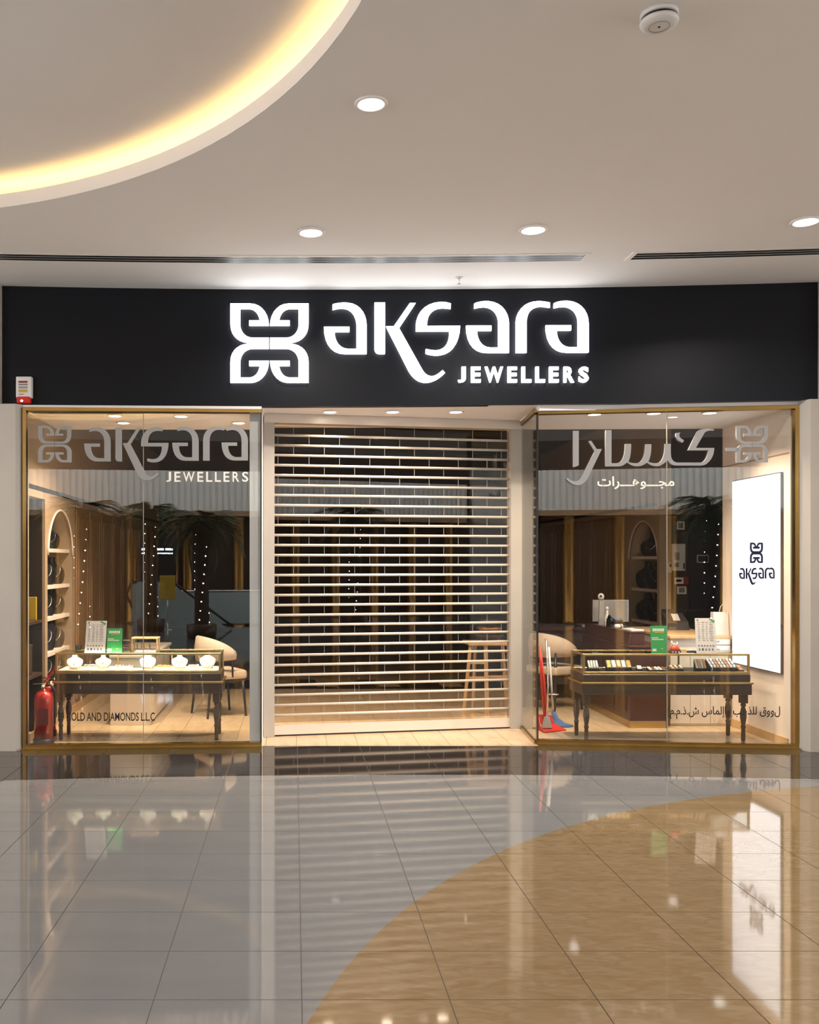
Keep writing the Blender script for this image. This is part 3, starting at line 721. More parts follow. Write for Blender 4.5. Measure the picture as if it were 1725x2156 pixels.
# alcove
struct('wall_alcove', MB().box(WXR + .06, 6.6, 3.08, 3.16, 0, ZT), M_dkwall, 'charcoal alcove wall with small control boxes')
struct('wall_alcove_post', MB().box(XP(1385, 3.06), XP(1410, 3.06), 3.00, 3.078, 0, ZT), M_wallb, 'beige post at the mouth of the alcove')
struct('wall_alcove_side', MB().box(6.5, 6.6, 0.3, 3.1, 0, ZT), M_dkwall)
nd = struct('door_1', MB().box(XP(1453, 3.04), XP(1560, 3.04), 3.03, 3.078, .02, 2.5), M_navy, 'navy door in the alcove')
obj('door_handle', MB().tube([(XP(1460, 3.0), 3.03, 1.0), (XP(1460, 3.0), 2.97, 1.0), (XP(1472, 3.0), 2.97, 1.0)], .010), M_chrome, nd)
# moulded panels along both side walls
for side, (X, sgn, w) in enumerate(((WXL, 1, wl), (WXR, -1, wr))):
    y = 2.22 if side == 0 else 4.52
    k = 0
    while y + .74 < YB:
        xa, xb2 = X + sgn * .001, X + sgn * .022
        obj('wall_panel', MB().rbox(min(xa, xb2), max(xa, xb2), y, y + .66, .14, 2.44, .008, 1), M_panel, w)
        fr = MB(); xc = X + sgn * .036
        for (a0, a1, b0, b1) in ((y + .07, y + .59, .24, .265), (y + .07, y + .59, 2.30, 2.325), (y + .07, y + .095, .265, 2.30), (y + .565, y + .59, .265, 2.30)):
            fr.box(min(xb2, xc), max(xb2, xc), a0, a1, b0, b1)
        obj('panel_moulding', fr, M_panel, w)
        y += .74; k += 1
# shelves in the niches
def shelves(w, xf, xb, s0, s1, zs, wall):
    for z in zs: obj('shelf', MB().box(min(xf, xb), max(xf, xb), s0 + .004, s1 - .004, z - .04, z), M_lime, w)
SHL = [0.46, 0.865, 1.235, 1.60, 1.965 - .01]
SHL = [0.46, .80, 1.185, 1.53, 1.93]
shelves(wl, WXL - .03, xbl, NL[0], NL[1], SHL[:], wl)
SHR = [0.56, .95, 1.30, 1.66, 2.00]
SHR = [0.54, .80, 1.18, 1.56, 1.97]
shelves(wr, WXR + .03, xbr, NR[0], NR[1], [.54, .98, 1.42, 1.86], wr)

# ---- lit advertising screen
ysn, ysf = 0.157, 1.15
scr = thing('advertising_screen', 'tall bright white advertising screen with navy logo on the beige wall', 'screen', (WXR - .02, .65, .70))
obj('screen_frame', MB().rbox(WXR - .026, WXR - .0005, ysn - .012, ysf + .012, .690, 2.662, .004, 1), M_navy, scr)
obj('display', MB().box(WXR - .030, WXR - .024, ysn, ysf, .702, 2.650), M_screen, scr)
psn = Plane((WXR - .030, 0, 0), (0, 1, 0), (-1, 0, 0))
fse = lambda x, y: ((x - 485.5) * (27 / 165.) + 1580 , (y - 641) * (42 / 166.) + 1143)
fsw = lambda x, y: ((x - 682) * (75 / 558.) + 1557, (y - 637) * (34.5 / 169.) + 1196)
def fatten(l, d):
    n = len(l); ar = sum(l[i][0] * l[(i + 1) % n][1] - l[(i + 1) % n][0] * l[i][1] for i in range(n)); sg_ = 1 if ar > 0 else -1; out = []
    for i in range(n):
        a, b, c = l[i - 1], l[i], l[(i + 1) % n]; tx, ty = c[0] - a[0], c[1] - a[1]; h = math.hypot(tx, ty) or 1
        out.append((b[0] + sg_ * ty / h * d, b[1] - sg_ * tx / h * d))
    return out
lo = MB()
for l in EMBLEM: lo.prism([fatten([psn.uv(*fse(x, y)) for x, y in l], .0045)], psn.mp(.0005), .0015)
obj('printed_emblem', lo, M_navyprint, scr)
lo = MB()
for nm, ls in WORD:
    for l in ls: lo.prism([fatten([psn.uv(*fsw(x, y)) for x, y in l], .0040)], psn.mp(.0005), .0015)
obj('printed_word', lo, M_navyprint, scr)
obj('printed_line', text_mb('JEWELLERS', psn, 1592, 1631, 1223, 1230, .001, .0005), M_grey, scr)

# ================================================================== DISPLAY TABLES
def turned_leg(h):
    p = [(.014, 0), (.020, .01), (.021, .05), (.019, .13), (.024, .14), (.024, .155), (.017, .165), (.022, .185), (.030, .24), (.031, .28), (.022, .33), (.016, .345), (.026, .355), (.026, .37), (.018, .38)]
    return [(r, z * h / .40) for r, z in p] 
def table(loc, label):
    t = thing('display_table', label, 'display table', loc, group='brass and walnut glass display tables')
    Wd, D = 1.65, .42; x0, x1 = -Wd / 2, Wd / 2
    lm = MB().lathe(turned_leg(.40), 14).mesh('leg', M_dkwood)
    for sx in (x0 + .045, x1 - .045):
        for sy in (.045, D - .045):
            o = obj('leg', lm, M_dkwood, t); o.location = (sx, sy, 0)
            b = obj('leg_block', MB().rbox(-.034, .034, -.034, .034, .382, .474, .004, 1), M_dkwood, o, local=True)
    obj('apron', MB().rbox(x0 - .015, x1 + .015, -.015, D + .015, .470, .575, .006, 1), M_dkwood, t, local=True)
    obj('brass_moulding', MB().rbox(x0 - .026, x1 + .026, -.026, D + .026, .575, .597, .005, 2), M_brass2, t, local=True)
    obj('plinth', MB().rbox(x0 - .004, x1 + .004, -.004, D + .004, .597, .672, .004, 1), M_dkwood, t, local=True)
    # brass case frame
    zb, zt, w = .672, .876, .020
    for (a0, a1, b0, b1, c0, c1) in ((x0, x1, 0, w, zb, zb + .026), (x0, x1, D - w, D, zb, zb + .026), (x0, x1, 0, w, zt - w, zt), (x0, x1, D - w, D, zt - w, zt),
                                     (x0, x0 + w, w, D - w, zb, zb + .026), (x1 - w, x1, w, D - w, zb, zb + .026), (x0, x0 + w, w, D - w, zt - w, zt), (x1 - w, x1, w, D - w, zt - w, zt)):
        obj('case_rail', MB().rbox(a0, a1, b0, b1, c0, c1, .002, 1), M_brass2, t, local=True)
    for sx in (x0, x1 - w):
        for sy in (0, D - w): obj('case_post', MB().box(sx, sx + w, sy, sy + w, zb + .026, zt - w), M_brass2, t, local=True)
    for sx in (-.28, .28): obj('rear_post', MB().box(sx, sx + .014, D - .014, D, zb + .026, zt - w), M_brass2, t, local=True)
    obj('glass_front', MB().box(x0 + w, x1 - w, .004, .008, zb + .026, zt - w), M_clear, t, local=True)
    obj('glass_rear', MB().box(x0 + w, x1 - w, D - .008, D - .004, zb + .026, zt - w), M_clear, t, local=True)
    for sx in (x0 + .004, x1 - .008): obj('glass_side', MB().box(sx, sx + .004, w, D - w, zb + .026, zt - w), M_clear, t, local=True)
    obj('glass_top', MB().box(x0 + w, x1 - w, w, D - w, zt - .003, zt), M_clear, t, local=True)
    return t
T1 = (XP(290.5, .38), .38, 0); T2 = (XP(1404, .30), .30, 0)
tb1 = table(T1, 'lit glass display table full of white jewellery busts beside the extinguisher')
tb2 = table(T2, 'unlit glass display table with dark jewellery trays in front of the screen')
obj('case_floor', MB().box(-.80, .80, .022, .398, .672, .702), M_whitevel, tb1, local=True)
obj('case_floor', MB().box(-.80, .80, .022, .398, .672, .690), M_blkvel, tb2, local=True)
led = obj('light_strip', MB().box(-.79, .79, .021, .031, .867, .8725), M_caseled, tb1, local=True)
FL1, FL2 = .702, .690

# ---- necklace busts
def bust_meshes(h, w, m_body):
    b = MB(); r = []
    prof = [(0, .30, .26), (.05, .34, .28), (.10, .40, .26), (.30, .49, .25), (.50, .50, .25), (.62, .42, .24), (.70, .27, .22), (.76, .17, .17), (.90, .135, .135), (.97, .14, .14), (1.0, .10, .10)]
    for (z, a, d) in prof: b.rings if False else r.append((0, .10 * w * math.sin(z * 2.4), z * h, a * w, d * w * .8))
    b.rings(r, 18)
    body = b.mesh('bust_body', m_body)
    pts = []
    for k in range(17):
        a = math.pi * k / 16; x = .235 * w * math.cos(a) * (1.0 + .0 * k); z = h * (.70 - .40 * math.sin(a))
        # ride on the front of the chest
        rr = [q for q in r]; zz = z
        for i in range(len(r) - 1):
            if r[i][2] <= zz <= r[i + 1][2]:
                f = (zz - r[i][2]) / (r[i + 1][2] - r[i][2] + 1e-9); rx = r[i][3] + f * (r[i + 1][3] - r[i][3]); ry = r[i][4] + f * (r[i + 1][4] - r[i][4]); cy = r[i][1] + f * (r[i + 1][1] - r[i][1])
        q = max(0.0, 1 - (x / rx) ** 2); pts.append((x, cy - ry * math.sqrt(q) - .002, z))
    return body, pts
def bust(name, label, loc, h, w, m_body, m_neck, cat, group, rz=0.0, nr=.0035):
    t = thing(name, label, cat, loc, rz, group)
    body, pts = bust_meshes(h, w, m_body)
    obj('bust_body', body, m_body, t)
    obj('necklace', MB().tube(pts, nr, 6), m_neck, t, local=True)
    obj('pendant', MB().lathe([(.0005, -.012), (.006, -.006), (.004, .004), (.0005, .007)], 8, (pts[8][0], pts[8][1] - .004, pts[8][2] - .008)), m_neck, t, local=True)
    return t
def stand(parent_z, x, y, w, d, h, label, m, cat='display block', name='display_block'):
    return None
B1 = [(157, .10, .125, 'first from the extinguisher end'), (217, .20, .105, 'second from the extinguisher end'), (311, .14, .135, 'in the middle'), (378, .17, .120, 'second from the chair end'), (437, .20, .130, 'first from the chair end')]
for px, dy, h, wh in B1:
    Y = T1[1] + dy; x = XP(px, Y)
    s_ = obj('display_block', MB().rbox(x - .05, x + .05, Y - .03, Y + .05, FL1, FL1 + .018, .003, 1), M_goldjew if False else M_ltwood)
    tag(s_, 'small wooden block under the white necklace bust ' + wh, 'display block', 'wooden blocks inside the lit display table')
    bust('necklace_bust', 'white necklace bust in the lit display table, ' + wh, (x, Y, FL1 + .018), h + .012, .165, M_whitevel, M_goldjew, 'jewellery bust', 'white necklace busts in the lit display table', nr=.002)
def tray(name, label, cx, Y, w, d, z, m, nrow, ncol, mj, group, tilt=0.0, ch=.012):
    t = thing(name, label, 'jewellery tray', (cx, Y, z), 0, group)
    obj('tray_base', MB().rbox(-w / 2, w / 2, -d / 2, d / 2, 0, ch, .003, 1), m, t, local=True)
    j = MB()
    for i in range(ncol):
        for k in range(nrow):
            x = -w / 2 + (i + .5) * w / ncol; y = -d / 2 + (k + .5) * d / nrow
            j.lathe([(.008, 0), (.011, .004), (.009, .011), (.004, .016), (.0005, .017)], 7, (x, y, ch))
    obj('jewellery', j, mj, t, local=True, kind='stuff')
    return t
for px, dy, w, d, mj, wh in ((190, .30, .13, .09, M_silverj, 'between the first two busts'), (262, .27, .20, .12, M_silverj, 'beside the middle bust'), (345, .24, .14, .12, M_goldjew, 'between the middle and next bust'), (408, .28, .11, .09, M_silverj, 'between the last two busts')):
    tray('jewellery_tray', 'white tray of small jewels in the lit display table, ' + wh, XP(px, T1[1] + dy), T1[1] + dy, w, d, FL1, M_whitevel, 3, 6, mj, 'white jewel trays in the lit display table')
# dark trays of the unlit table
def sloped_tray(label, px0, px1, dy, h0, h1, d, m, mj, nr, nc):
    Y = T2[1] + dy; x0, x1 = XP(px0, Y), XP(px1, Y); cx = (x0 + x1) / 2; w = x1 - x0
    t = thing('jewellery_tray', label, 'jewellery tray', (cx, Y, FL2), 0, 'dark jewellery trays in the unlit display table')
    obj('tray_base', MB().hexa([(-w / 2, 0, 0), (w / 2, 0, 0), (w / 2, d, 0), (-w / 2, d, 0)], [(-w / 2, 0, h0), (w / 2, 0, h0), (w / 2, d, h1), (-w / 2, d, h1)]), m, t, local=True)
    for i in range(nc):
        j = MB(); a = -w / 2 + w * (i + .12) / nc; b = -w / 2 + w * (i + .88) / nc
        for k in range(nr):
            f0, f1 = (k + .12) / nr, (k + .88) / nr
            z0, z1 = h0 + (h1 - h0) * f0, h0 + (h1 - h0) * f1
            j.hexa([(a, d * f0, z0), (b, d * f0, z0), (b, d * f1, z1), (a, d * f1, z1)], [(a + .003, d * f0 + .003, z0 + .008), (b - .003, d * f0 + .003, z0 + .008), (b - .003, d * f1, z1 + .008), (a + .003, d * f1, z1 + .008)])
        obj('jewel_set', j, mj[i % len(mj)], t, local=True)
    return t
sloped_tray('narrow tray of white earrings at the chair end of the unlit display table', 1240, 1262, .06, .035, .11, .06, M_blkvel, [M_whitepl, M_silverj], 1, 4)
sloped_tray('wide tray of beige and copper sets near the chair end of the unlit display table', 1279, 1331, .12, .035, .105, .06, M_blkvel, [M_goldjew, M_silverj, M_copperj, M_silverj, M_goldjew], 1, 5)
sloped_tray('low tray with one pale ring box in the unlit display table', 1342, 1354, .12, .02, .05, .04, M_blkvel, [M_paper], 1, 1)
sloped_tray('low tray of loose pale rings in the middle of the unlit display table', 1368, 1404, .08, .015, .035, .09, M_blkvel, [M_whitepl, M_copperj, M_paper], 2, 5)
sloped_tray('low tray of copper rings by the rear post of the unlit display table', 1412, 1440, .10, .025, .05, .09, M_blkvel, [M_copperj, M_paper], 2, 6)
sloped_tray('small upright tray of silver and copper chains in the unlit display table', 1466, 1489, .10, .03, .115, .06, M_blkvel, [M_silverj, M_copperj], 3, 4)
sloped_tray('large tilted tray of silver rings at the screen end of the unlit display table', 1497, 1552, .06, .04, .115, .13, M_blkvel, [M_silverj, M_silverj, M_copperj], 3, 8)
sloped_tray('small slanted brown tray in the far corner of the unlit display table', 1556, 1568, .08, .012, .05, .10, M_redwood, [M_copperj], 2, 1)

# ---- signs and small things on the table tops
ZTT = .876
def upright_card(name, label, px0, px1, pyt, Y, z0, m, lines, cat='sign', lean=.03, corner=None, tilt_px=0):
    """a stiff printed card leaning back a little"""
    x0, x1 = XP(px0, Y), XP(px1, Y); zt = ZP(pyt, Y)
    t = thing(name, label, cat, ((x0 + x1) / 2, Y, z0))
    hgt = zt - z0
    def q(u, v, d): return (x0 + (x1 - x0) * u + tilt_px * v, Y + lean * v - d, z0 + hgt * v)
    def sheet(u0, u1, v0, v1, d0, d1): return MB().hexa([q(u0, v0, d1), q(u1, v0, d1), q(u1, v0, d0), q(u0, v0, d0)], [q(u0, v1, d1), q(u1, v1, d1), q(u1, v1, d0), q(u0, v1, d0)])
    obj('card', sheet(0, 1, 0, 1, -.004, 0), m, t)
    obj('acrylic_stand', MB().hexa([(x0 + .01, Y + .006, z0), (x1 - .01, Y + .006, z0), (x1 - .01, Y + .06, z0), (x0 + .01, Y + .06, z0)], [(x0 + .01, Y + .006, z0 + .004), (x1 - .01, Y + .006, z0 + .004), (x1 - .01, Y + .06, z0 + .004), (x0 + .01, Y + .06, z0 + .004)]), M_clear, t)
    by = {}
    for (u0, u1, v0, v1, mm) in lines:
        by.setdefault(mm.name, (mm, MB()))[1].add(sheet(u0, u1, v0, v1, .0004, .0010).v, sheet(u0, u1, v0, v1, .0004, .0010).f)
    for mm, mb_ in by.values(): obj('print', mb_, mm, t)
    return t
def price_lines():
    L = []
    for k in range(11):
        v = .88 - k * .052
        for (a, b) in ((.12, .22), (.32, .44), (.52, .60), (.68, .86)): L.append((a + random.uniform(-.01, .01), b + random.uniform(-.03, .02), v, v + .010, M_ink))
    for k in range(6): L.append((.10 + k * .14, .18 + k * .14, .20, .235, M_ink))
    for k in range(5): L.append((.12 + k * .16, .20 + k * .16, .08, .14, M_ink if k != 1 else M_blacktxt))
    L += [(.70, .78, .95, .985, M_green), (.78, .86, .92, .965, M_green), (.86, .95, .88, .94, M_green), (.08, .16, .93, .965, M_green)]
    return L
def green_lines():
    L = []
    for k in range(6): L.append((.14 + k * .12, .235 + k * .12, .80, .90, M_whitepl))
    L.append((.24, .82, .745, .775, M_yel)); L.append((.06, .46, .55, .58, M_whitepl)); L.append((.06, .78, .49, .52, M_whitepl))
    L.append((.08, .32, .08, .17, M_whitepl)); L.append((.60, .74, .15, .19, M_yel))
    return L
upright_card('price_list', 'white price list card with a green corner on the lit display table', 178, 221, 1308, T1[1] + .03, ZTT, M_paper, price_lines(), lean=.04, tilt_px=.012)
upright_card('green_sign', 'green printed card in a stand on the lit display table', 224.5, 257, 1323.5, T1[1] + .04, ZTT, M_green, green_lines())
upright_card('price_list', 'white price list card on the unlit display table near the lit screen', 1467, 1510, 1302, T2[1] + .05, ZTT, M_paper, price_lines(), lean=.04)
upright_card('green_sign', 'green printed card on the unlit display table', 1372, 1406, 1318, T2[1] + .03, ZTT, M_green, green_lines())
Y = T1[1] + .08
for k, (m, wh) in enumerate(((M_blk, 'bottom'), (M_redwood, 'middle'), (M_blk, 'top'))):
    z0 = ZTT + k * .042
    t = thing('ring_box', 'small %s ring box, %s of the stack beside the green card' % (('black', 'brown', 'black')[k], wh), 'ring box', (XP(267.5, Y), Y, z0), group='ring boxes stacked beside the green card')
    obj('box_body', MB().rbox(-.038, .038, -.03, .03, 0, .026, .004, 1), m, t, local=True)
    obj('box_lid', MB().rbox(-.038, .038, -.03, .03, .0265, .0415, .004, 1), m, t, local=True)
Y = T1[1] + .30
t = thing('wooden_glass_box', 'wooden framed glass box on the lit display table', 'display box', (XP(307, Y), Y, ZTT))
hw, dd, hh = .135, .075, .135
for sx in (-hw, hw - .014):
    for sy in (-dd, dd - .014): obj('post', MB().box(sx, sx + .014, sy, sy + .014, 0, hh - .014), M_ltwood, t, local=True)
obj('base', MB().box(-hw + .014, hw - .014, -dd + .001, dd - .001, 0, .014), M_ltwood, t, local=True)
obj('lid', MB().rbox(-hw - .003, hw + .003, -dd - .003, dd + .003, hh - .014, hh, .003, 1), M_ltwood, t, local=True)
obj('glass_front', MB().box(-hw + .014, hw - .014, -dd + .004, -dd + .007, .014, hh - .014), M_clear, t, local=True)
for k, x in enumerate((-.085, -.04, -.015, .045)): obj('gold_figurine', MB().lathe([(.014, 0), (.006, .012), (.012, .032), (.006, .045), (.009, .055), (.0005, .064)], 10, (x, 0, .014)), M_goldjew, t, local=True)
t = obj('paper_tray', MB().rbox(XP(284, T1[1] + .06), XP(326, T1[1] + .06), T1[1] + .015, T1[1] + .17, ZTT + .0005, ZTT + .012, .003, 1), M_whitepl)
tag(t, 'bright white flat tray in front of the wooden glass box', 'tray')
t = obj('black_cube_box', MB().rbox(XP(160, T1[1] + .3), XP(171, T1[1] + .3), T1[1] + .28, T1[1] + .34, ZTT + .0005, ZTT + .055, .004, 1), M_blk)
tag(t, 'small black box behind the white price list card', 'box')
# on the unlit table
Y = T2[1] + .08
t = thing('pin_cushion', 'red pin cushion holder with small white pins beside the green card', 'pin cushion', (XP(1421, Y), Y, ZTT))
obj('base', MB().rbox(-.052, .052, -.03, .03, 0, .026, .004, 1), M_blk, t, local=True)
obj('cushion', MB().rings([(0, 0, .026, .050, .030), (0, 0, .045, .052, .032), (0, 0, .062, .044, .027), (0, 0, .072, .026, .016)], 14), M_redpl, t, local=True)
for k, (x, hgt) in enumerate(((-.022, .055), (-.006, .035), (.012, .03), (.022, .045))): obj('pin', MB().tube([(x, 0, .066), (x * 1.3, 0, .066 + hgt)], [.003, .006], 6), M_paper, t, local=True)
for k, x in enumerate((-.03, 0, .03)): obj('white_dot', MB().lathe([(.008, 0), (.008, .003)], 8).v and MB().box(x - .007, x + .007, -.0315, -.0295, .007, .019), M_whitepl, t, local=True)
t = obj('pale_ring_box', MB().rbox(XP(1432, Y), XP(1445, Y), Y - .02, Y + .03, ZTT + .0005, ZTT + .042, .004, 1), M_ltwood); tag(t, 'small pale wooden box beside the red pin cushion', 'box')
t = thing('ring_roll', 'black roll with a row of pale rings before the tall price list', 'ring holder', (XP(1456, Y), Y, ZTT))
obj('roll', MB().rbox(-.05, .05, -.02, .02, 0, .022, .004, 1), M_blk, t, local=True)
for k in range(5): obj('ring', MB().lathe([(.007, 0), (.008, .006), (.005, .012), (.0005, .013)], 8, (-.040 + k * .020, 0, .022)), M_paper, t, local=True)
t = obj('paper_sheet', MB().box(XP(1432, T2[1] + .02), XP(1464, T2[1] + .02), T2[1] + .012, T2[1] + .05, ZTT + .0005, ZTT + .004), M_whitepl); tag(t, 'flat white paper at the front edge of the unlit display table', 'paper')

# ---- black busts on the niche shelves
ORD = ['bottom', 'second', 'third', 'fourth', 'top']
for k, z in enumerate(SHL):
    hh = .26 if k < 4 else .27
    if k == 4: hh = .24
    spots = (1.46, 1.86) if k < 4 else (1.66,)
    for q, y in enumerate(spots):
        nm = ('nearer', 'farther')[q] if len(spots) > 1 else 'single'
        bust('necklace_bust', '%s black necklace bust on the %s shelf of the extinguisher-side niche' % (nm, ORD[k]), (WXL - .17, y, z), hh + .05, .38 if k < 4 else .36, M_blkvel, M_silverj, 'jewellery bust', 'black necklace busts in the wall niches', math.radians(55), .004)
for k, z in enumerate([.54, .98, 1.42, 1.86]):
    spots = (3.74, 4.14) if k < 3 else (3.95,)
    for q, y in enumerate(spots):
        nm = ('nearer', 'farther')[q] if len(spots) > 1 else 'single'
        bust('necklace_bust', '%s black necklace bust on the %s shelf of the screen-side niche' % (nm, ['bottom', 'second', 'third', 'top'][k]), (WXR + .17, y, z), .37 if k < 3 else .33, .40, M_blkvel, M_silverj, 'jewellery bust', 'black necklace busts in the wall niches', math.radians(-55), .004)
t = obj('yellow_folder', MB().rbox(WXL - .20, WXL - .06, .76, .79, 1.1805, 1.42, .003, 1), M_yel); tag(t, 'yellow folder standing in the dark recess by the niche', 'folder')
for k, (y, z, h, m, l) in enumerate(((.30, .6305, .20, M_dkwall, 'grey storage box on the lower shelf of the dark recess'), (.55, .6305, .28, M_dkwood, 'brown storage box on the lower shelf of the dark recess'), (.32, 1.1805, .30, M_dkwall, 'grey box on the upper shelf of the dark recess'))):
    t = thing('storage_box', l, 'box', (WXL - .18, y, z)); obj('box_body', MB().rbox(-.11, .11, -.10, .10, 0, h, .006, 1), m, t, local=True); obj('box_lid', MB().rbox(-.115, .115, -.105, .105, h, h + .03, .006, 1), m, t, local=True)

# ---- fire extinguishers
def extinguisher(label, loc, rz=0.0, s=1.0):
    t = thing('fire_extinguisher', label, 'fire extinguisher', loc, rz, 'red fire extinguishers')
    obj('base_ring', MB().lathe([(.100 * s, 0), (.102 * s, .01), (.102 * s, .055), (.092 * s, .060)], 22), M_blk, t, local=True)
    obj('cylinder', MB().lathe([(.092 * s, .060), (.092 * s, .44), (.088 * s, .475), (.070 * s, .505), (.040 * s, .525), (.026 * s, .530), (.024 * s, .545)], 26), M_red, t, local=True)
    obj('valve', MB().lathe([(.022, .545), (.022, .585), (.016, .595)], 12), M_brass2, t, local=True)
    obj('gauge', MB().cyl((-.005, -.022, .567), (-.005, -.040, .567), .016, 12), M_whitepl, t, local=True)
    obj('carry_handle', MB().hexa([(-.012, -.012, .592), (-.012, .012, .592), (-.10, .012, .588), (-.10, -.012, .588)], [(-.012, -.012, .600), (-.012, .012, .600), (-.10, .012, .596), (-.10, -.012, .596)]), M_chrome, t, local=True)
    obj('lever', MB().hexa([(.01, -.011, .600), (.01, .011, .600), (.095, .011, .690), (.095, -.011, .690)], [(-.005, -.011, .612), (-.005, .011, .612), (.085, .011, .704), (.085, -.011, .704)]), M_redpl, t, local=True)
    obj('hose', MB().tube([(.02, 0, .575), (.07, -.01, .575), (.105, -.02, .53), (.112, -.02, .44), (.108, -.02, .30), (.108, -.02, .20)], .011, 10), M_blk, t, local=True)
    obj('instruction_label', MB().hexa([(-.05, -.0915, .2), (.05, -.0915, .2), (.05, -.06, .2), (-.05, -.06, .2)], [(-.05, -.0915, .36), (.05, -.0915, .36), (.05, -.06, .36), (-.05, -.06, .36)]), M_redsoft, t, local=True)
    return t
Y = .21
e1 = extinguisher('large red fire extinguisher standing in the window corner', (XP(92, Y), Y, 0), math.radians(10))
extinguisher('second red fire extinguisher half hidden behind the first', (-2.53, .66, 0), math.radians(-20), .85)

# ---- chairs
def chair(label, loc, rz, ring=False):
    t = thing('tub_chair', label, 'chair', loc, rz, 'beige tub chairs with black legs')
    obj('seat', MB().rbox(-.25, .25, -.25, .23, .43, .535, .035, 3), M_uph, t, local=True)
    def shell(r0, r1, z_of, zb_of, a0, a1, n=22):
        vs, fs = [], []
        for k in range(n + 1):
            a = math.radians(a0 + (a1 - a0) * k / n); f = abs(2 * k / n - 1)
            for r, z in ((r0, zb_of(f)), (r1, zb_of(f)), (r1 + .015, (zb_of(f) + z_of(f)) / 2), (r1 - .005, z_of(f) - .012), ((r0 + r1) / 2, z_of(f)), (r0 + .005, z_of(f) - .012), (r0 - .01, (zb_of(f) + z_of(f)) / 2)):
                vs.append((r * math.sin(a), r * math.cos(a) * .92, z))
        m = 7
        for k in range(n):
            for i in range(m): j = (i + 1) % m; fs.append((k * m + i, k * m + j, (k + 1) * m + j, (k + 1) * m + i))
        fs += [tuple(range(m)), tuple(reversed(range(n * m, n * m + m)))]
        return MB().add(vs, fs, True)
    obj('backrest', shell(.245, .30, lambda f: .93 - .16 * f ** 2.2, lambda f: .635 + .03 * f, -108, 108), M_uph, t, local=True)
    for sx in (-1, 1):
        obj('leg', MB().tube([(sx * .215, -.20, .44), (sx * .235, -.235, 0.0)], [.019, .013], 10), M_blk, t, local=True)
        obj('leg', MB().tube([(sx * .205, .19, .70), (sx * .215, .20, .42), (sx * .245, .25, 0.0)], [.017, .019, .013], 10), M_blk, t, local=True)
        obj('arm_post', MB().tube([(sx * .245, -.06, .46), (sx * .262, -.05, .66)], .012, 8), M_blk, t, local=True)
    obj('seat_rail', MB().rbox(-.235, .235, -.235, .215, .405, .432, .008, 1), M_blk, t, local=True)
    return t
Yc = 2.0
chair('beige tub chair with black legs behind the lit display table', (XP(462, Yc), Yc, 0), math.radians(118))
Yc = 2.45
chair('beige tub chair with black legs behind the red dustpan', (XP(1166, Yc), Yc, 0), math.radians(122))

# ---- pale marble counter seen under the lit table, marble and white drawers counter near the screen
x0, x1 = XP(232, 1.27), XP(318, 1.27)
t = thing('marble_counter', 'pale marble service counter under and behind the lit display table', 'counter', ((x0 + x1) / 2, 1.27, 0))
obj('counter_body', MB().rbox(x0 + .012, x1 - .012, 1.29, 2.9, .02, .72, .004, 1), M_marble, t)
obj('end_panel', MB().rbox(x0, x1, 1.268, 1.288, .0, .735, .003, 1), M_marble, t)
obj('worktop', MB().rbox(x0 - .01, x1 + .01, 1.255, 2.92, .736, .765, .004, 1), M_marble, t)
t = thing('marble_counter', 'pale counter with marble front and white drawers below the lit screen', 'counter', (4.38, 1.2, 0))
xa, xb = XP(1411, 1.22), WXR - .02
obj('counter_body', MB().box(xa + .01, xb - .01, 1.23, 2.6, .0, .95), M_marble, t)
pwid = (xb - xa) / 3
for k in range(3): obj('marble_panel', MB().rbox(xa + k * pwid + .002, xa + (k + 1) * pwid - .002, 1.212, 1.23, .03, .78, .002, 1), M_marble, t)
for k in range(2):
    d = obj('drawer', MB().rbox(xa + .36, xb - .01, 1.195, 1.23, .80 + k * .085, .878 + k * .085, .004, 1), M_whitepl, t)
    obj('drawer_pull', MB().rbox((xa + xb) / 2 + .12, (xa + xb) / 2 + .20, 1.187, 1.195, .835 + k * .085, .845 + k * .085, .002, 1), M_grey, d)
obj('worktop', MB().rbox(xa - .01, xb, 1.19, 2.62, .951, .985, .004, 1), M_ltwood, t)
ZCT = .985
# ---- mahogany reception desk
t = thing('reception_desk', 'dark mahogany reception desk with a brass plinth behind the unlit table', 'desk', (3.8, 1.1, 0))
dx0, dx1, dy0, dy1 = 3.60, 3.995, 1.10, 2.75
obj('plinth', MB().box(dx0 + .004, dx1 - .004, dy0 + .004, dy1, 0, .075), M_brass2, t)
obj('body', MB().rbox(dx0, dx1, dy0, dy1, .0755, .86, .004, 1), M_redwood, t)
obj('desk_top', MB().rbox(dx0 - .008, dx1 + .008, dy0 - .008, dy1, .861, .885, .004, 1), M_redwood, t)
obj('corner_strip', MB().box(dx1 + .001, dx1 + .018, dy0 - .004, dy0 + .014, .0, .86), M_brass2, t)
h_ = obj('raised_shelf', MB().rbox(dx0, 3.765, dy0, dy1 - .1, .8855, 1.02, .004, 1), M_redwood, t)
obj('shelf_top', MB().rbox(dx0 - .006, 3.775, dy0 - .006, dy1 - .09, 1.0205, 1.035, .003, 1), M_redwood, t)
for k in range(4): obj('drawer_line', MB().rbox(dx0 - .010, dx0 - .001, dy0 + .10 + k * .38, dy0 + .44 + k * .38, .16, .80, .003, 1), M_redwood, t)
ZD = 1.035
t = thing('desk', 'second dark desk further back behind the tub chair', 'desk', (3.75, 3.4, 0))
obj('desk_top', MB().rbox(3.15, 4.25, 3.1, 3.9, .90, .94, .006, 1), M_redwood, t)
for sx in (3.18, 4.17): obj('side_panel', MB().box(sx, sx + .05, 3.14, 3.86, 0, .90), M_redwood, t)
obj('front_panel', MB().box(3.24, 4.16, 3.16, 3.19, .2, .89), M_dkwood, t)
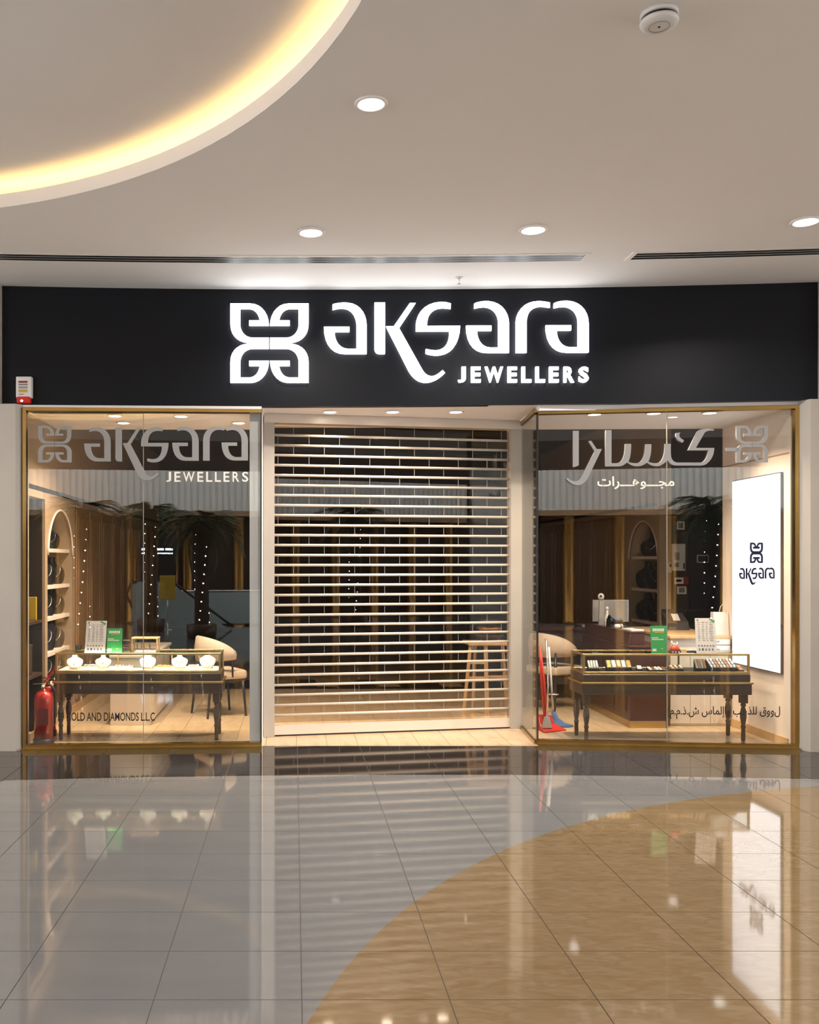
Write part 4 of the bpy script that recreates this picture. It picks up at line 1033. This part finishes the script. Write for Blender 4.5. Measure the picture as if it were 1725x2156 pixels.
# things on the desk
Y = 1.95
t = thing('computer_monitor', 'grey computer monitor with white edges on the mahogany desk', 'monitor', (3.85, 2.45, .885))
obj('foot', MB().rbox(-.07, .07, -.05, .05, 0, .012, .004, 1), M_grey, t, local=True)
obj('neck', MB().box(-.018, .018, .012, .03, .012, .30), M_grey, t, local=True)
obj('bezel', MB().rbox(-.22, .22, -.012, .012, .17, .44, .005, 1), M_silverj, t, local=True)
obj('back_cover', MB().box(-.21, .21, -.016, -.0121, .178, .432), M_grey, t, local=True)
Y = 1.62
t = thing('desk_camera', 'small white camera on a grey post above the desk', 'camera', (3.66, 2.22, ZD))
obj('post', MB().hexa([(-.03, -.02, 0), (.035, -.02, 0), (.035, .02, 0), (-.03, .02, 0)], [(-.02, -.012, .305), (.028, -.012, .305), (.028, .012, .305), (-.02, .012, .305)]), M_grey, t, local=True)
obj('head', MB().lathe([(.0005, .30), (.030, .305), (.038, .33), (.034, .355), (.018, .372), (.0005, .376)], 16), M_whitepl, t, local=True)
obj('lens', MB().cyl((-.012, -.030, .343), (-.014, -.042, .343), .014, 12), M_blk, t, local=True)
Y = 1.50
t = thing('bottle', 'slim white spray bottle standing on the mahogany desk', 'bottle', (3.68, 2.06, ZD))
obj('bottle_body', MB().lathe([(.024, 0), (.026, .005), (.026, .10), (.018, .125), (.013, .15), (.013, .18)], 14), M_whitepl, t, local=True)
obj('cap', MB().lathe([(.017, .18), (.017, .215), (.010, .222)], 12), M_whitepl, t, local=True)
Y = 1.40
t = thing('desk_telephone', 'dark desk telephone with a handset on the mahogany desk', 'telephone', (3.69, 1.78, ZD))
obj('base', MB().hexa([(-.09, -.08, 0), (.09, -.08, 0), (.09, .08, 0), (-.09, .08, 0)], [(-.085, -.075, .03), (.085, -.075, .03), (.085, .075, .10), (-.085, .075, .10)]), M_blk, t, local=True)
obj('handset', MB().tube([(-.06, -.05, .06), (-.065, -.02, .105), (-.065, .04, .13), (-.06, .07, .11)], [.018, .013, .013, .018], 10), M_blk, t, local=True)
obj('display', MB().hexa([(-.01, .02, .08), (.07, .02, .08), (.07, .065, .10), (-.01, .065, .10)], [(-.01, .018, .084), (.07, .018, .084), (.07, .063, .104), (-.01, .063, .104)]), M_blue, t, local=True)
Y = 1.24
t = thing('paper_roll', 'white paper roll lying on the mahogany desk', 'paper roll', (3.66, 1.55, ZD))
obj('roll', MB().cyl((-.05, 0, .026), (.03, .05, .026), .026, 16), M_whitepl, t, local=True); obj('band', MB().cyl((-.012, .022, .026), (-.002, .03, .026), .0272, 16), M_blk, t, local=True)
t = obj('papers', MB().rbox(3.64, 3.755, 1.24, 1.44, ZD + .0005, ZD + .016, .002, 1), M_whitepl); tag(t, 'sheaf of white papers on the mahogany desk beside the roll', 'paper')
t = obj('white_tray', MB().rbox(3.62, 3.76, 1.105, 1.20, ZD + .0005, ZD + .022, .005, 2), M_whitepl); tag(t, 'narrow white tray at the near corner of the mahogany desk', 'tray')
for k, (px0, px1, y, m, l) in enumerate(((1188, 1222, 3.3, M_navy, 'dark blue folder lying on the second desk'), (1222, 1246, 3.25, M_grey, 'grey tablet lying on the second desk'))):
    t = obj('folder', MB().rbox(XP(px0, y), XP(px1, y), y - .1, y + .2, .9405, .965, .004, 1), m); tag(t, l, 'folder')
# on the counter by the screen
Y = 1.32
t = thing('paper_bag', 'white paper carrier bag with cord handle beside the lit screen', 'paper bag', (XP(1515, Y), Y, ZCT))
w_ = .085
obj('bag_body', MB().hexa([(-w_, -.05, 0), (w_, -.05, 0), (w_, .05, 0), (-w_, .05, 0)], [(-w_ * .95, -.035, .25), (w_ * .95, -.035, .25), (w_ * .95, .035, .25), (-w_ * .95, .035, .25)]), M_whitepl, t, local=True)
obj('cord_handle', MB().tube([(-.02, -.034, .24), (-.005, -.036, .31), (.03, -.036, .345), (.05, -.036, .30), (.055, -.034, .24)], .003, 6), M_whitetxt, t, local=True)
Y = 2.1
t = thing('receipt_terminal', 'grey payment terminal with a printed slip on the wooden counter', 'payment terminal', (XP(1420, Y), Y, ZCT))
obj('body', MB().hexa([(-.10, -.10, 0), (.14, -.10, 0), (.14, .12, 0), (-.10, .12, 0)], [(-.10, -.06, .10), (.14, -.06, .10), (.14, .12, .19), (-.10, .12, .19)]), M_dkwall, t, local=True)
obj('slip', MB().hexa([(-.03, -.055, .108), (.05, -.055, .108), (.07, .08, .178), (-.01, .08, .178)], [(-.03, -.057, .112), (.05, -.057, .112), (.07, .078, .182), (-.01, .078, .182)]), M_paper, t, local=True)
obj('screen_lid', MB().box(-.10, .14, .12, .135, .10, .235), M_blk, t, local=True)
Y = 1.9
t = thing('desk_chair', 'black office chair back behind the counter', 'chair', (XP(1462, 2.95), 2.80, 0))
obj('backrest', MB().rbox(-.20, .20, -.03, .03, .62, 1.20, .025, 3), M_blk, t, local=True)
obj('seat', MB().rbox(-.22, .22, -.44, -.04, .46, .54, .025, 3), M_blk, t, local=True)
obj('back_bar', MB().box(-.03, .03, -.035, .028, .50, .64), M_blk, t, local=True)
obj('stem', MB().cyl((0, -.24, .06), (0, -.24, .46), .025), M_chrome, t, local=True)
for k in range(5):
    a = 2 * math.pi * k / 5; obj('leg', MB().tube([(0, -.24, .08), (.25 * math.cos(a), -.24 + .20 * math.sin(a), .03)], [.022, .03], 8), M_blk, t, local=True)
# alcove wall fittings
def wallbox(name, label, px0, px1, py0, py1, Yf, th, m, cat, extra=()):
    x0, x1, z1, z0 = XP(px0, Yf), XP(px1, Yf), ZP(py0, Yf), ZP(py1, Yf)
    t = thing(name, label, cat, ((x0 + x1) / 2, Yf + th, z0)); obj('housing', MB().rbox(x0, x1, Yf, Yf + th, z0, z1, .005, 1), m, t)
    for (nm, u0, u1, v0, v1, mm) in extra:
        obj(nm, MB().box(x0 + (x1 - x0) * u0, x0 + (x1 - x0) * u1, Yf - .004, Yf + .001, z0 + (z1 - z0) * v0, z0 + (z1 - z0) * v1), mm, t)
    return t
wallbox('control_panel', 'white electrical control panel on the charcoal alcove wall', 1417, 1444, 1145, 1202, 2.97, .109, M_whitepl, 'control panel', (('display', .14, .52, .40, .68, M_grey), ('printed_label', .12, .46, .14, .30, M_ink), ('side_print', .82, .93, .07, .28, M_blk)))
wallbox('safety_notice', 'square white notice high on the alcove wall above the control panel', 1426, 1442, 1098, 1115, 3.072, .006, M_paper, 'notice', (('print', .15, .8, .15, .85, M_ink),))
wallbox('safety_notice', 'red and white notice under the control panel', 1420, 1451, 1215, 1231, 3.015, .012, M_redsoft, 'notice', (('white_field', .03, .62, .12, .94, M_paper), ('print', .12, .50, .35, .70, M_ink)))
wallbox('safety_notice', 'small white framed notice under the red and white one', 1426, 1446, 1234, 1251, 3.072, .006, M_paper, 'notice', (('print', .20, .8, .2, .8, M_ink),))
wallbox('light_switch', 'small white switch on the edge of the alcove post', 1408.5, 1415.5, 1184, 1206, 2.985, .093, M_whitepl, 'switch', (('rocker', .25, .75, .55, .85, M_blk),))
wallbox('intercom_screen', 'small blue-lit intercom unit on the navy door', 1468, 1493, 1168, 1185, 3.018, .012, M_grey, 'intercom', (('display', .1, .9, .15, .85, M_navy),))

# ---- broom, dustpan, mop by the side glass
Y = .92
t = thing('dustpan', 'red lobby dustpan with a tall red handle beside the side glass', 'dustpan', (XP(1163, Y), Y, 0))
x0, x1 = XP(1140, Y), XP(1190, Y)
obj('pan', MB().hexa([(x0, .80, .004), (x1 + .02, .94, .004), (x1 - .06, 1.10, .004), (x0 - .01, 1.06, .004)], [(x0, .80, .012), (x1 + .02, .94, .012), (x1 - .06, 1.10, .050), (x0 - .01, 1.06, .050)]), M_redpl, t)
obj('pan_back', MB().hexa([(x0 - .01, 1.05, .010), (x1 - .06, 1.09, .010), (x1 - .06, 1.11, .010), (x0 - .01, 1.07, .010)], [(x0, 1.06, .155), (x1 - .09, 1.09, .135), (x1 - .09, 1.105, .135), (x0, 1.075, .155)]), M_redpl, t)
obj('pan_side', MB().hexa([(x0, .86, .012), (x0 + .012, .86, .012), (x0 + .004, 1.07, .012), (x0 - .01, 1.06, .012)], [(x0, .95, .04), (x0 + .012, .95, .04), (x0 + .006, 1.07, .15), (x0, 1.06, .15)]), M_redpl, t)
obj('handle', MB().tube([(XP(1150, 1.0), 1.06, .14), (XP(1143, 1.0), 1.06, .55), (XP(1140.5, 1.0), 1.06, .88)], [.013, .014, .012], 10), M_redpl, t)
obj('handle', MB().tube([(XP(1155, 1.0), 1.05, .13), (XP(1149, 1.0), 1.055, .50), (XP(1142, 1.0), 1.06, .83)], [.013, .012, .009], 10), M_redpl, t)
t = thing('broom', 'grey broom with a metal pole standing in the red dustpan', 'broom', (XP(1150, .93), .93, .04))
obj('broom_head', MB().hexa([(XP(1141, .93), .905, .035), (XP(1162, .93), .905, .035), (XP(1162, .93), .96, .035), (XP(1141, .93), .96, .035)], [(XP(1148, .93), .915, .15), (XP(1157, .93), .915, .15), (XP(1157, .93), .945, .15), (XP(1148, .93), .945, .15)]), M_grey, t)
obj('pole', MB().tube([(XP(1152, .93), .93, .14), (XP(1155, .95), .95, .50), (XP(1150, .98), .98, .97)], .010, 10), M_chrome, t)
t = thing('mop', 'blue cloth mop with a slim grey pole behind the red dustpan', 'mop', (XP(1175, 1.15), 1.15, 0))
obj('mop_cloth', MB().rings([(XP(1178, 1.22), 1.22, .002, .15, .10), (XP(1178, 1.22), 1.22, .012, .155, .105), (XP(1174, 1.22), 1.22, .028, .09, .06), (XP(1168, 1.22), 1.21, .09, .04, .035), (XP(1165, 1.22), 1.20, .16, .022, .02)], 16), M_blue, t)
obj('pole', MB().tube([(XP(1165, 1.2), 1.20, .15), (XP(1161, 1.2), 1.20, .50), (XP(1156, 1.2), 1.20, .86)], .011, 10), M_whitepl, t)
obj('collar', MB().lathe([(.014, 0), (.075, .004), (.078, .012), (.014, .018)], 18, (XP(1163, 1.2), 1.20, .345)), M_chrome, t)

# ---- wooden stool behind the shutter
Y = 2.05
t = thing('wooden_stool', 'tall pale wooden stool behind the shutter with a stack of dark bowls', 'stool', (XP(1030, Y), Y, 0))
x0, x1 = XP(988, Y), XP(1072, Y)
obj('seat', MB().rbox(x0 - .01, x1 + .02, Y - .02, Y + .40, .80, .835, .008, 2), M_ltwood, t)
obj('leg', MB().tube([(x0 + .02, Y + .02, .80), (x0 - .07, Y - .03, 0)], .020, 4, False), M_ltwood, t)
obj('leg', MB().tube([(x0 + .20, Y + .02, .80), (x0 + .205, Y - .03, 0)], .024, 4, False), M_ltwood, t)
obj('leg', MB().tube([(x1 - .01, Y + .30, .80), (x1 + .06, Y + .38, 0)], .020, 4, False), M_ltwood, t)
obj('leg', MB().tube([(x0 + .14, Y + .34, .80), (x0 + .12, Y + .40, 0)], .020, 4, False), M_ltwood, t)
for z in (.42, .60): obj('rung', MB().box(x0 - .015, x0 + .21, Y - .005, Y + .015, z - .016, z + .016), M_ltwood, t)
obj('rung', MB().box(x0 + .205, x1 + .01, Y + .12, Y + .14, .405, .435), M_ltwood, t)
for k, (r, m, l) in enumerate(((.17, M_dkwall, 'wide dark metal bowl at the bottom of the stack on the stool'), (.15, M_copperj, 'copper coloured bowl in the middle of the stack on the stool'), (.11, M_dkwall, 'small dark bowl at the top of the stack on the stool'))):
    z0 = .836 + k * .085
    t = obj('metal_bowl', MB().lathe([(r * .45, 0), (r * .5, .006), (r * .9, .055), (r, .082), (r * .96, .083), (r * .5, .012), (.0005, .008)], 20, (XP(1038, Y), Y + .19, z0)), m)
    tag(t, l, 'bowl', 'metal bowls stacked on the stool')

# ================================================================== THE MALL BEHIND THE VIEWER (seen mirrored in the glass)
YH = -18.6
hb = struct('wall_hall_back', MB().box(-14, 18, YH - .3, YH, 0, 9.0), M_hall, 'brown wall on the far side of the mall')
# fluted grey parapet
mbp = MB(); x = -13.8
prof = []
while x < 17.8:
    prof += [(x, YH + .50), (x + .10, YH + .50), (x + .12, YH + .46), (x + .16, YH + .46), (x + .18, YH + .50)]; x += .18
vs, fs = [], []
for (a, b) in prof: vs += [(a, b, 3.25), (a, b, ZC - .02)]
for k in range(len(prof) - 1): fs.append((2 * k, 2 * k + 2, 2 * k + 3, 2 * k + 1))
struct('trim_parapet', MB().add(vs, fs), M_parap, 'fluted pale grey parapet across the mall')
struct('trim_parapet_lower', MB().box(-13.8, 17.8, YH, YH + .52, 3.10, 3.25), M_panel, 'brown ledge under the fluted parapet')
col = MB().lathe([(.17, 0), (.17, .08), (.15, .10), (.15, 3.0), (.17, 3.02), (.17, 3.10)], 18).mesh('bronze_column', M_bronze)
xs = [-9.6, -8.2, -7.0, -5.8, -4.6, -4.1, -2.6, -1.4, -1.0, .5, 1.9, 3.1, 4.6, 6.0, 7.4, 8.8, 10.2, 11.6, 13.0]
for k, x in enumerate(xs):
    o = obj('bronze_column', col, M_bronze); o.location = (x, YH + .24, 0)
    tag(o, 'round bronze column against the far mall wall', 'column', 'bronze columns along the far mall wall')
def frond_mesh(L, seed):
    rnd = random.Random(seed); mb = MB(); n = 12; sp = []
    for k in range(n + 1):
        s = k / n; sp.append(Vector((L * s * (1 - .12 * s), 0, L * (.42 * s - .85 * s * s))))
    mb.tube(sp, [.014 * (1 - .8 * k / n) for k in range(n + 1)], 5)
    for k in range(2, n + 1):
        for sub in (0, .5):
            s = (k - sub) / n; i = min(int(s * n), n - 1); f = s * n - i; p = sp[i].lerp(sp[i + 1], f)
            ll = L * .34 * math.sin(math.pi * (.12 + .80 * s)) + .04
            for sd_ in (-1, 1):
                tip = p + Vector((ll * .55, sd_ * ll * .72, -ll * (.30 + rnd.uniform(-.1, .15)))); w = .016
                b0, b1 = p + Vector((-w, 0, 0)), p + Vector((w, 0, .006)); md = p.lerp(tip, .5) + Vector((0, 0, .02))
                mb.add([b0, b1, md + Vector((w * .8, 0, 0)), tip, md - Vector((w * .8, 0, 0))], [(0, 1, 2, 4), (4, 2, 3)])
    return mb.mesh('frond', M_leaf)
FR = [frond_mesh(1.05, 1), frond_mesh(1.2, 2), frond_mesh(.9, 3)]
def palm(label, base, th, nf, seed, scale=1.0):
    rnd = random.Random(seed)
    t = thing('palm_tree', label, 'palm tree', base, 0, 'palm trees wound with fairy lights in the mall')
    prof = []
    for k in range(15):
        z = th * k / 14; prof += [(.17 - .03 * k / 14, z), (.185 - .03 * k / 14, z + th / 28)]
    obj('trunk', MB().lathe(prof, 14), M_trunk, t, local=True)
    for k in range(nf):
        o = obj('frond', FR[k % 3], M_leaf, t); o.location = (0, 0, th - .05 + .12 * (k / nf))
        tilt = -1.15 + 1.9 * (k / nf) ** .8
        o.rotation_euler = (rnd.uniform(-.25, .25), -tilt * .75, 2.4 * k + rnd.uniform(-.2, .2)); s_ = scale * rnd.uniform(.85, 1.1); o.scale = (s_, s_, s_)
    lb = MB()
    for k in range(34):
        z = .15 + (th - .25) * k / 34; a = k * 2.05; r = .178 - .03 * z / th
        lb.lathe([(.0005, -.014), (.012, -.008), (.014, 0), (.012, .008), (.0005, .014)], 6, (r * math.cos(a), r * math.sin(a), z))
    obj('fairy_lights', lb, M_bulb, t, local=True, kind='stuff')
    pot = obj('planter', MB().lathe([(.30, 0), (.34, .02), (.36, .30), (.34, .32), (.20, .32)], 20), M_dkwood, t, local=True)
    return t
def mirrored(plane, px, depth):
    v = Vector(((px - PX) / F * depth, depth - 9.0, 0)); q = plane.mirror(v); return (q.x, q.y, 0)
palm('palm tree with fairy lights mirrored beside the cream jamb', mirrored(PL1, 425, 22.0), 2.65, 34, 1)
palm('palm tree with fairy lights mirrored at the joint of the panes', mirrored(PL1, 318, 24.0), 3.0, 30, 2, .85)
palm('palm tree with fairy lights mirrored over the arched niche', mirrored(PL1, 172, 20.2), 2.8, 30, 3, 1.0)
palm('palm tree with fairy lights mirrored beside the lit screen wall', mirrored(PL2, 1500, 22.0), 3.0, 32, 4, 1.05)
# balustrade and escalator guard
def balustrade(label, xa, xb, y):
    t = thing('glass_balustrade', label, 'balustrade', ((xa + xb) / 2, y, 0))
    n_ = max(1, round((xb - xa) / 1.2)); w_ = (xb - xa) / n_
    for k in range(n_): obj('panel', MB().box(xa + k * w_ + .02, xa + (k + 1) * w_ - .02, y - .01, y + .01, .06, .93), M_teal, t)
    for k in range(n_ + 1): obj('post', MB().box(xa + k * w_ - .012, xa + k * w_ + .012, y - .02, y + .02, 0, .95), M_blk, t)
    obj('handrail', MB().tube([(xa, y, .97), (xb, y, .97)], .025, 10), M_chrome, t)
a = mirrored(PL1, 345, 26.0); b = mirrored(PL1, 560, 26.0)
balustrade('frosted glass balustrade across the mall behind the palm trees', a[0], b[0] + 2.0, min(a[1], b[1]))
t = thing('escalator_guard', 'escalator side with black handrail behind the palm trees', 'escalator', mirrored(PL1, 430, 25.2))
e0 = Vector(t.location)
obj('glass_side', MB().hexa([(e0.x - 1.9, e0.y - .01, .0), (e0.x + .6, e0.y - .01, .0), (e0.x + .6, e0.y + .01, .0), (e0.x - 1.9, e0.y + .01, .0)], [(e0.x - 1.9, e0.y - .01, 1.25), (e0.x - .9, e0.y - .01, 1.25), (e0.x - .9, e0.y + .01, 1.25), (e0.x - 1.9, e0.y + .01, 1.25)]), M_teal, t)
obj('handrail', MB().tube([(e0.x - 1.9, e0.y, .55), (e0.x - 2.05, e0.y, .9), (e0.x - 1.95, e0.y, 1.2), (e0.x - 1.7, e0.y, 1.30), (e0.x - .9, e0.y, 1.30), (e0.x + .75, e0.y, .05)], .035, 10), M_blk, t)
# lit shop sign across the mall
q = mirrored(PL1, 330, 26.5)
t = thing('video_sign', 'lit video sign on a dark panel across the mall', 'sign', (q[0], q[1], .0))
obj('panel', MB().box(q[0] - .55, q[0] + .55, q[1] - .05, q[1], 0, 2.7), M_blk, t)
for k, (x0, x1, z0, z1) in enumerate(((-.42, -.22, 2.10, 2.16), (-.18, -.06, 2.10, 2.16), (-.02, .20, 2.10, 2.16), (.24, .45, 2.10, 2.16), (-.42, .45, 2.0, 2.035))): obj('lit_bar', MB().box(q[0] + x0, q[0] + x1, q[1], q[1] + .01, z0, z1), M_signlit, t)

# yellow notice on a stand across the mall
q = mirrored(PL1, 353, 24.6)
t = thing('notice_stand', 'yellow notice board on a post across the mall', 'notice', (q[0], q[1], 0))
obj('board', MB().rbox(q[0] - .20, q[0] + .20, q[1] - .012, q[1] + .012, .80, 1.42, .006, 1), M_yel, t)
obj('post', MB().cyl((q[0], q[1] - .03, .02), (q[0], q[1] - .03, 1.30), .018), M_chrome, t)
obj('base', MB().lathe([(.16, 0), (.16, .012), (.03, .022)], 18, (q[0], q[1] - .03, 0)), M_chrome, t)
